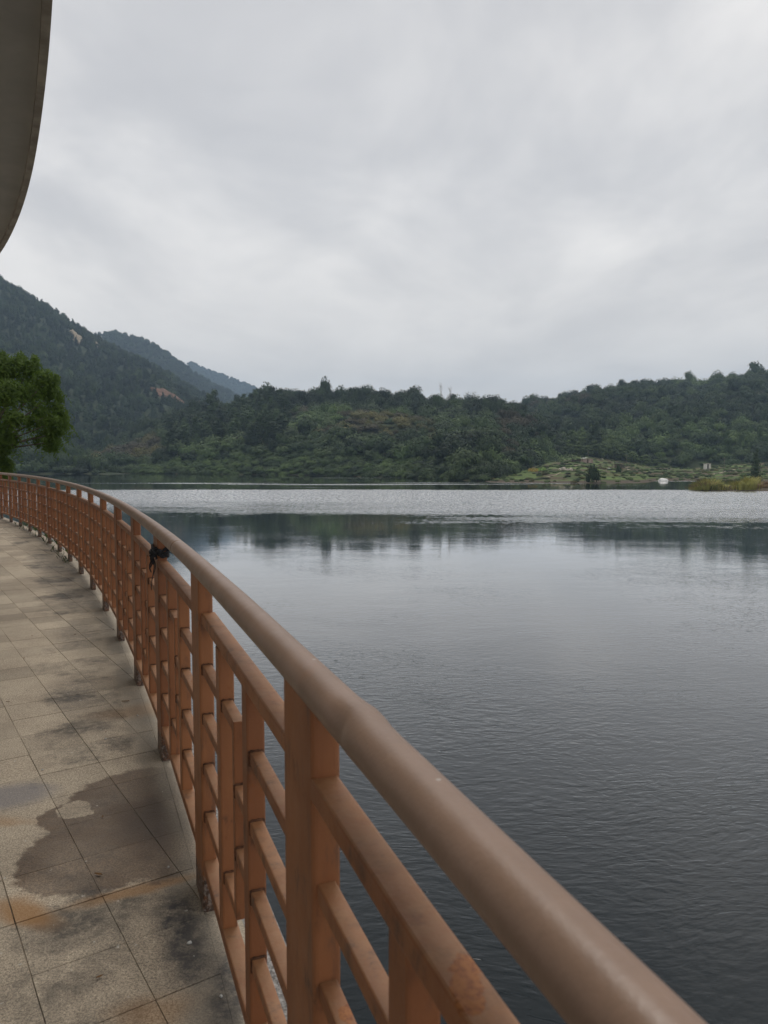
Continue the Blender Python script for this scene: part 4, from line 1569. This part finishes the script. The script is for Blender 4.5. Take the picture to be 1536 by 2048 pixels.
# ---- crops and weeds on the terraces
items = []
for x, s, r in scatter(H_F, 962, 1640, 0.015, 0.98, 2.3, 9):
    q = H_F.pt(x, s)
    n_ = fbm(q.x * .05, q.y * .05, 5.0)
    if r.random() > 0.26 + (n_ + .1) * 1.1:
        continue
    col = r.choice(('f_bright', 'f_bright', 'f_bamboo', 'f_mid', 'f_dark', 'f_olive'))
    rad = r.uniform(0.45, 1.15)
    items.append((('bush', col), q - Vector((0, 0, .1)), rad, rad * r.uniform(.5, 1.0)))
mass('undergrowth', 'low crops, weeds and bushes on the terraced fields', items)

# ---- the big leafy tree at the left edge
NT_D = 26.0
lob = [(-30, 760, 50, 1.5), (15, 748, 34, -0.6), (58, 742, 24, -.9), (92, 764, 24, -1.2), (102, 792, 20, -0.8), (62, 790, 30, 1.6), (18, 796, 34, -1.6), (112, 822, 16, -.9), (104, 846, 18, -1.3),
       (78, 828, 20, 1.4), (108, 868, 12, -.9), (104, 884, 8, -.9), (96, 868, 11, -.4), (30, 842, 20, -2.0), (62, 846, 15, -.5), (4, 868, 22, -1.4), (10, 884, 15, -1.4), (6, 905, 17, -1.2), (8, 932, 18, -1.0), (4, 962, 18, -.5), (-45, 830, 60, .5), (-40, 910, 44, .4), (-90, 800, 60, 1), (-80, 880, 60, 1), (127, 832, 8, -.8), (124, 848, 9, -.9), (44, 726, 14, -.6), (84, 852, 13, -.2)]
big_tree = empty('broadleaf_tree', (bearing(-45) * 27, 27.0, -3.4))
tag(big_tree, 'big leafy green tree with drooping sprays at the left edge behind the railing', 'tree')
lobes = []
for (x, y, r_, dd) in lob:
    D = NT_D + dd * 1.2
    q = Vector(at_depth(x, y, D)) - big_tree.location
    lobes.append((q.x, q.y, q.z, r_ / FPX * D, r_ / FPX * D * 0.95))
mb = crown(lobes, 24000, 0.085, 77, asp=0.32, core=0.66, hang=0.30, up=0.35, shell=(0.55, 1.14))
# loose sprays that hang out of the outline
rr = random.Random(12)
sprays = [(120, 800, 9, 0), (112, 884, 10, 0), (104, 894, 9, .2), (96, 890, 10, .3), (128, 852, 9, 0), (108, 778, 9, 0), (76, 884, 9, .5), (30, 880, 10, -.4), (14, 948, 10, 0), (132, 838, 7, 0), (40, 722, 11, 0), (70, 724, 9, 0), (112, 760, 8, 0), (118, 866, 8, -.8), (110, 896, 6, -.8), (70, 726, 8, -.8), (2, 722, 14, -.4)]
lobes += [(*(Vector(at_depth(x, y, NT_D + dd)) - big_tree.location), r_ / FPX * NT_D, r_ * 1.5 / FPX * NT_D) for (x, y, r_, dd) in sprays]
mb = crown(lobes, 27000, 0.085, 77, asp=0.30, core=0.5, hang=0.30, up=0.5, shell=(0.55, 1.2))
for (x, y, r_, dd) in lob:
    D = NT_D + dd * 1.2
    c = Vector(at_depth(x, y, D)) - big_tree.location
    R0 = r_ / FPX * D
    for k in range(12):
        d = rvec(rr)
        d.y *= .5
        p = c + d * R0
        for j in range(9):
            p = p + Vector((d.x * .05, d.y * .03, -0.02 - 0.008 * j))
            leaf(mb, p + rvec(rr) * .03, rvec(rr), rr.uniform(.05, .085), .3, rr, .5)
mb.build('crown', M['f_near'], big_tree)
mb = MB()
mb.tube([(0, 0, -.6), (.1, -.1, 2.0), (.2, -.3, 4.0), (.5, -.5, 5.6)], [.24, .2, .16, .08], 9)
for (x, y, r_, dd) in lob[1:19]:
    D = NT_D + dd * 1.2
    c = Vector(at_depth(x, y, D)) - big_tree.location
    st = Vector((.15, -.2, max(2.2, c.z - 0.3)))
    if st.z > 4.6:
        st.z = 4.6
    mb.tube([st, st.lerp(c, .5) + Vector((0, 0, .25)), c], [.045, .03, .014], 5)
mb.build('trunk', M['bark'], big_tree)

# earth bank the tree grows from, beside the far end of the deck
mb = MB()
vs, fs = [], []
NB, NK = 40, 12
for i in range(NB + 1):
    ph = PHI1 + (13.2 + 16 * i / NB) * BAY
    for k in range(NK + 1):
        t = k / NK
        w = 3.2 + 4.5 * min(1, i / 14)
        of = 0.21 + w * t
        z = -0.5 + (WATER_Z - 0.6 + 0.5) * t ** 0.8
        if i == 0:
            z = WATER_Z - 1 if k else -0.5
        vs.append(rail(ph, of, z + 0.25 * fbm(i * .4, k * .5, 3) * (1 if 0 < k < NK else 0)))
for i in range(NB):
    for k in range(NK):
        a = i * (NK + 1) + k
        fs.append((a, a + NK + 1, a + NK + 2, a + 1)[::-1])
mb.add(vs, fs, 0, True)
tag(mb.build('bank', M['hill']), kind='structure')

# ---- weeds along the far foot of the railing
mb = MB()
gr = random.Random(21)
for k in range(420):
    b = gr.choice((8.1, 8.6, 9.05, 9.15, 9.9, 10.3, 11.2, 12.4, 13.3)) + gr.gauss(0, .12)
    of = gr.choice((0.13, 0.17, -0.06 if gr.random() < .35 else 0.15)) + gr.gauss(0, .03)
    p = rail(PHI1 + (b - 1) * BAY, of, -0.04 if of > .086 else 0.0)
    a = gr.uniform(0, 6.28)
    h = gr.uniform(.03, .11)
    d = Vector((math.cos(a), math.sin(a), 0))
    e = Vector((-d.y, d.x, 0)) * gr.uniform(.003, .006)
    mb.add([p - e, p + e, p + d * h * .3 + Vector((0, 0, h * .7)) + e * .7, p + d * h * .7 + Vector((0, 0, h))], [(0, 1, 2, 3)])
tag(mb.build('grass', M['f_grass']), 'green weeds sprouting at the foot of the railing', kind='stuff')

# ---- reed islet at the right
mb = MB()
vs, fs = [], []
NI, NJ = 60, 14
for i in range(NI + 1):
    x = 1378 + (2000 - 1378) * i / NI
    for j in range(NJ + 1):
        D = 138 + 26 * j / NJ
        ed = min(1.0, max(0.0, (x - 1378) / 40))
        wv = math.sin(math.pi * j / NJ) ** .5 * (0.15 + .85 * ed)
        z = WATER_Z - 0.4 + 0.75 * wv + .14 * fbm(x * .05, D * .4, 2)
        vs.append((bearing(x) * D, D + 3 * fbm(x * .02, 0, 5), z))
for i in range(NI):
    for j in range(NJ):
        a = i * (NJ + 1) + j
        fs.append((a, a + NJ + 1, a + NJ + 2, a + 1))
mb.add(vs, fs, 0, True)
tag(mb.build('islet', M['field']), kind='structure')


def reed_clump(seed, n):
    r = random.Random(seed)
    mb = MB()
    for k in range(n):
        a = r.uniform(0, 6.28)
        d0 = abs(r.gauss(0, .45))
        p = Vector((d0 * math.cos(a), d0 * math.sin(a), 0))
        h = r.uniform(.55, 1.0)
        ln = Vector((math.cos(a), math.sin(a), 0)) * r.uniform(.15, .95) * h
        e = Vector((-math.sin(a + .9), math.cos(a + .9), 0)) * .022
        mid = p + ln * .35 + Vector((0, 0, h * .62))
        tip = p + ln + Vector((0, 0, h * (1.0 - .25 * r.random())))
        mb.add([p - e, p + e, mid + e * 1.3, mid - e * 1.3], [(0, 1, 2, 3)])
        mb.add([mid - e * 1.3, mid + e * 1.3, tip], [(0, 1, 2)])
    return mb


REED = {c: [reed_clump(k + 3, 150).mesh('reed_clump', M[c]) for k in range(3)] for c in ('f_reed', 'f_reedb', 'f_bright')}
rr = random.Random(31)
RL = {'f_reed': ('yellow green reed clump on the islet at the right', 'yellow green reed clumps on the islet'), 'f_reedb': ('dry brown reed clump on the islet at the right', 'dry brown reed clumps on the islet'), 'f_bright': ('dark green reed clump on the islet at the right', 'dark green reed clumps on the islet')}
for k in range(120):
    x = 1392 + (1900 - 1392) * rr.random() ** 1.3
    D = rr.uniform(142, 158)
    q = Vector((bearing(x) * D, D, WATER_Z + 0.12))
    c = 'f_reedb' if (x > 1515 or rr.random() < .28) and x < 1800 else ('f_bright' if rr.random() < .2 else 'f_reed')
    hgt = rr.uniform(1.5, 2.9) * (0.85 + 0.5 * mnoise.noise(Vector((x * .035, 0, 3)))) * min(1, .55 + (x - 1385) / 90)
    o = link('reed_clump', REED[c][rr.randrange(3)])
    o.location = q
    o.rotation_euler = (0, 0, rr.uniform(0, 6.28))
    o.scale = (rr.uniform(1.1, 2.0), rr.uniform(1.1, 2.0), hgt)
    tag(o, RL[c][0], 'reeds', RL[c][1])

# ================================================================== FARM BUILDINGS AND SMALL THINGS ACROSS THE WATER
M['brickpale'] = simple_mat('pale_pink_wall', (0.36, 0.27, 0.23), 0.9, 0.35, 1.2)
M['darkroof'] = simple_mat('dark_roofing', (0.05, 0.048, 0.046), 0.8, 0.4, 1.5)
M['timber'] = simple_mat('weathered_timber', (0.16, 0.13, 0.10), 0.9, 0.4, 2.0)
M['pale'] = simple_mat('pale_stone', (0.42, 0.37, 0.31), 0.9, 0.35, 1.3, 0.2, 0.8, 3.0)
M['white'] = simple_mat('white_tarpaulin', (0.72, 0.71, 0.68), 0.6, 0.10, 2.0)
M['black'] = simple_mat('painted_opening_shade', (0.02, 0.02, 0.02), 0.9, 0.2, 2.0)  # near-black panel that paints the shade inside the doorways
M['path'] = simple_mat('trodden_path', (0.34, 0.29, 0.22), 0.95, 0.25, 0.8)
M['yellow'] = foliage_mat('yellow_crop', (0.22, 0.17, 0.03), (0.35, 0.25, 0.04))
M['fresh'] = foliage_mat('fresh_crop', (0.10, 0.19, 0.03), (0.16, 0.27, 0.05))


def field_at(x, y):
    return H_F.pt(x, find_s(H_F, x, y))


def part_box(name, a, b, mat, parent):
    mb = MB()
    mb.box(a, b)
    return mb.build(name, mat, parent)


def slab_roof(name, x0, x1, y0, y1, zl, zr, th, mat, parent):
    mb = MB()
    vs = [(x0, y0, zl), (x1, y0, zr), (x1, y1, zr), (x0, y1, zl), (x0, y0, zl + th), (x1, y0, zr + th), (x1, y1, zr + th), (x0, y1, zl + th)]
    mb.add(vs, [(3, 2, 1, 0), (4, 5, 6, 7), (0, 1, 5, 4), (1, 2, 6, 5), (2, 3, 7, 6), (3, 0, 4, 7)])
    return mb.build(name, mat, parent)


e = tag(empty('shack', field_at(1173, 926), R_(8)), 'small ruined shack with pale pink walls and a broken roof line', 'shack')
part_box('wall', (-1.9, -1.2, -.4), (-.55, 1.2, 1.7), M['brickpale'], e)
part_box('wall', (.05, -1.2, -.4), (1.9, 1.2, 1.45), M['brickpale'], e)
part_box('wall', (-.548, .6, -.4), (.048, 1.2, 1.3), M['brickpale'], e)
slab_roof('roof', -2.05, -.2, -1.35, 1.35, 1.73, 1.95, .1, M['white'], e)
slab_roof('roof', .0, 2.0, -1.35, 1.35, 1.62, 1.48, .1, M['pale'], e)
part_box('doorway_shade', (-.5, .55, -.4), (.0, .598, 1.2), M['black'], e)
e = tag(empty('shed', field_at(1151, 924), R_(-12)), 'low dark lean-to shed with a sloping roof left of the ruined shack', 'shed')
part_box('wall', (-1.6, .4, -.4), (1.6, .6, 1.0), M['timber'], e)
part_box('wall', (-1.6, -.8, -.4), (-1.45, .398, 1.2), M['timber'], e)
slab_roof('roof', -1.9, 1.9, -1.1, .9, 1.55, .95, .09, M['darkroof'], e)
for x in (-1.2, 0.1, 1.3):
    part_box('post', (x, -.95, -.4), (x + .1, -.85, 1.0), M['timber'], e)
e = tag(empty('hut', field_at(1238, 936), R_(-5)), 'open hut with a flat dark roof on posts above the fields', 'hut')
slab_roof('roof', -1.7, 1.5, -1.3, 1.3, 1.85, 2.05, .14, M['darkroof'], e)
for x, y in ((-1.5, -1.1), (1.2, -1.1), (-1.5, 1.1), (1.2, 1.1)):
    part_box('post', (x, y, -.4), (x + .12, y + .12, 1.9), M['timber'], e)
part_box('wall', (-1.3, 1.0, -.4), (1.1, 1.08, 1.5), M['timber'], e)
e = tag(empty('hut', field_at(1413, 937), R_(6)), 'tiny pale hut with dark doorway at the foot of the right hill', 'hut')
part_box('wall', (-1.1, -.8, -.3), (-.35, .8, 1.9), M['render'], e)
part_box('wall', (.35, -.8, -.3), (1.1, .8, 1.9), M['render'], e)
part_box('doorway_shade', (-.348, -.5, -.3), (.348, -.4, 1.8), M['black'], e)
slab_roof('roof', -1.3, 1.3, -1.0, 1.0, 1.92, 2.0, .12, M['pale'], e)
for (x, y, yt, lab) in ((1175, 928, 900, 'thin pale pole beside the ruined shack'), (1252, 934, 909, 'thin pale pole right of the flat roofed hut'), (1447, 945, 915, 'thin grey pole behind the reeds')):
    q = field_at(x, y)
    h = at_depth(x, yt, q.y)[2] - q.z
    e = tag(empty('utility_pole', q), lab, 'pole')
    mb = MB()
    mb.tube([(0, 0, -.4), (0, 0, h)], [.075, .05], 8)
    mb.build('shaft', M['timber'], e)
    mb = MB()
    mb.box((-.45, -.05, h - .35), (.45, .05, h - .25))
    mb.build('crossarm', M['timber'], e)


def boulder(name, q, sx, sy, sz, mat, label, cat, seed, group=None):
    r = random.Random(seed)
    mb = MB()
    bmv = [v.copy() for v in ICO_V]
    # one level of subdivision, then broken faces
    cache, fs, vs = {}, [], bmv

    def mid(a, b):
        k = (min(a, b), max(a, b))
        if k not in cache:
            vs.append(((vs[a] + vs[b]) / 2).normalized())
            cache[k] = len(vs) - 1
        return cache[k]
    for a, b, c in ICO_F:
        ab, bc, ca = mid(a, b), mid(b, c), mid(c, a)
        fs += [(a, ab, ca), (b, bc, ab), (c, ca, bc), (ab, bc, ca)]
    out = []
    for v in vs:
        k = 1 + 0.35 * mnoise.noise(v * 1.3 + Vector((seed, 0, 0))) + 0.1 * r.uniform(-1, 1)
        out.append((v.x * sx * k, v.y * sy * k, max(v.z, -.45) * sz * k))
    mb.add(out, fs)
    o = mb.build(name, mat)
    o.location = q
    o.rotation_euler = (0, 0, r.uniform(0, 6))
    return tag(o, label, cat, group)


for k, (x, y, sx, sz, lab) in enumerate(((1127, 941, .9, .95, 'pale broken boulder on the terrace, the tallest of its pile'), (1135, 942, .7, .7, 'pale boulder in the middle of the terrace rock pile'), (1142, 942, .6, .75, 'pale boulder at the right end of the terrace rock pile'), (1120, 941, .5, .5, 'small pale boulder at the left end of the terrace rock pile'))):
    boulder('boulder', field_at(x, y) + Vector((0, 0, .25)), sx, sx, sz, M['pale'], lab, 'rock', k + 2)
boulder('tarpaulin_heap', field_at(1326, 963) + Vector((0, 0, .1)), 1.5, 1.0, 0.7, M['white'], 'white tarpaulin draped over a heap at the edge of the water', 'tarpaulin', 9)
boulder('boulder', field_at(1217, 938) + Vector((0, 0, .1)), .6, .4, .25, M['white'], 'flat whitish rock lying in the fields below the shack', 'rock', 12)
boulder('boulder', field_at(1204, 919) + Vector((0, 0, .1)), .5, .4, .35, M['pale'], 'pale rock on the slope right of the ruined shack', 'rock', 13)


def ribbon(name, pts, w, mat):
    mb = MB()
    vs, fs = [], []
    n = 0
    for (x0, y0), (x1, y1) in zip(pts, pts[1:]):
        for k in range(9):
            t = k / 8
            q = field_at(x0 + (x1 - x0) * t, y0 + (y1 - y0) * t)
            vs += [q + Vector((0, -w / 2, .10)), q + Vector((0, w / 2, .14))]
            n += 1
    for i in range(n - 1):
        a = 2 * i
        fs.append((a, a + 2, a + 3, a + 1))
    mb.add(vs, fs)
    return tag(mb.build(name, mat), kind='structure')


ribbon('footpath', [(1000, 939), (1060, 938.5), (1118, 938)], 1.3, M['path'])
ribbon('footpath', [(1143, 934), (1152, 931), (1164, 929)], 2.2, M['path'])
ribbon('footpath', [(1249, 934), (1255, 938), (1260, 943)], 4.0, M['path'])
ribbon('footpath', [(1092, 955), (1112, 950), (1121, 945)], 1.0, M['path'])
ribbon('footpath', [(1425, 949), (1448, 944), (1470, 939)], 1.2, M['path'])
for nm, mt, x0, x1, y0, y1, lab in (('yellow_crop', 'yellow', 1057, 1076, 939, 943.5, 'small plot of yellow crop on the terraces'), ('green_crop', 'fresh', 1074, 1090, 938, 942.5, 'small plot of bright green crop beside the yellow one')):
    mb = MB()
    r = random.Random(len(nm))
    for k in range(420):
        q = field_at(r.uniform(x0, x1), r.uniform(y0, y1)) + Vector((r.uniform(-.2, .2), r.uniform(-.4, .4), r.uniform(.1, .5)))
        leaf(mb, q, (rvec(r) + Vector((0, -.5, 1))).normalized(), r.uniform(.12, .25), .6, r)
    tag(mb.build(nm, M[mt]), lab, kind='stuff')

# ================================================================== SMALL THINGS ON THE DECK
M['dryleaf'] = simple_mat('dry_leaf', (0.16, 0.085, 0.035), 0.8, 0.3, 60.0)
M['chip'] = simple_mat('pale_chip', (0.5, 0.49, 0.46), 0.8, 0.2, 80.0)
lr = random.Random(17)
for k, (x, y, sz) in enumerate(((251, 1405, .022), (48, 1318, .014), (197, 1752, .016), (64, 1273, .012), (205, 1636, .010), (212, 1465, .008), (150, 1270, .012), (199, 1957, .010), (16, 1405, .011))):
    px, py = on_plane(x, y, 0)
    mb = MB()
    vs = []
    for i in range(6):
        t = i / 5
        w = math.sin(math.pi * t) ** .8 * .36
        z = 0.10 + .3 * (t - .5) ** 2
        vs += [((t - .5) * 2 * sz, -w * sz, (z + .16) * sz + .004), ((t - .5) * 2 * sz, 0, z * sz + .004), ((t - .5) * 2 * sz, w * sz, (z + .22) * sz + .004)]
    fs = []
    for i in range(5):
        for j in range(2):
            a = i * 3 + j
            fs.append((a, a + 3, a + 4, a + 1))
    mb.add(vs, fs)
    o = mb.build('fallen_leaf', M['dryleaf'])
    o.location = (px, py, 0)
    o.rotation_euler = (0, 0, lr.uniform(0, 6.28))
    tag(o, 'curled dry leaf lying on the paving', 'leaf', 'dry leaves scattered on the paving')
for k, (x, y, sz) in enumerate(((379, 1888, .0075), (85, 1541, .006), (211, 1479, .006), (275, 1432, .006), (337, 1736, .005), (442, 1995, .006))):
    px, py = on_plane(x, y, 0)
    boulder('stone_chip', (px, py, .004), sz, sz * .7, sz * .6, M['chip'], 'tiny pale stone chip on the paving', 'stone chip', k + 40, 'pale stone chips on the paving')

# ================================================================== AIR
m = bpy.data.materials.new('haze')
m.use_nodes = True
nt = m.node_tree
nt.nodes.clear()
out = nt.nodes.new('ShaderNodeOutputMaterial')
pv = nt.nodes.new('ShaderNodeVolumePrincipled')
pv.inputs['Color'].default_value = (0.55, 0.75, 1.0, 1)
pv.inputs['Density'].default_value = 0.00026
nt.links.new(pv.outputs[0], out.inputs['Volume'])
mb = MB()
mb.box((-4100, -4100, WATER_Z - 8.0), (4100, 4100, 425))
tag(mb.build('haze', m), kind='stuff')
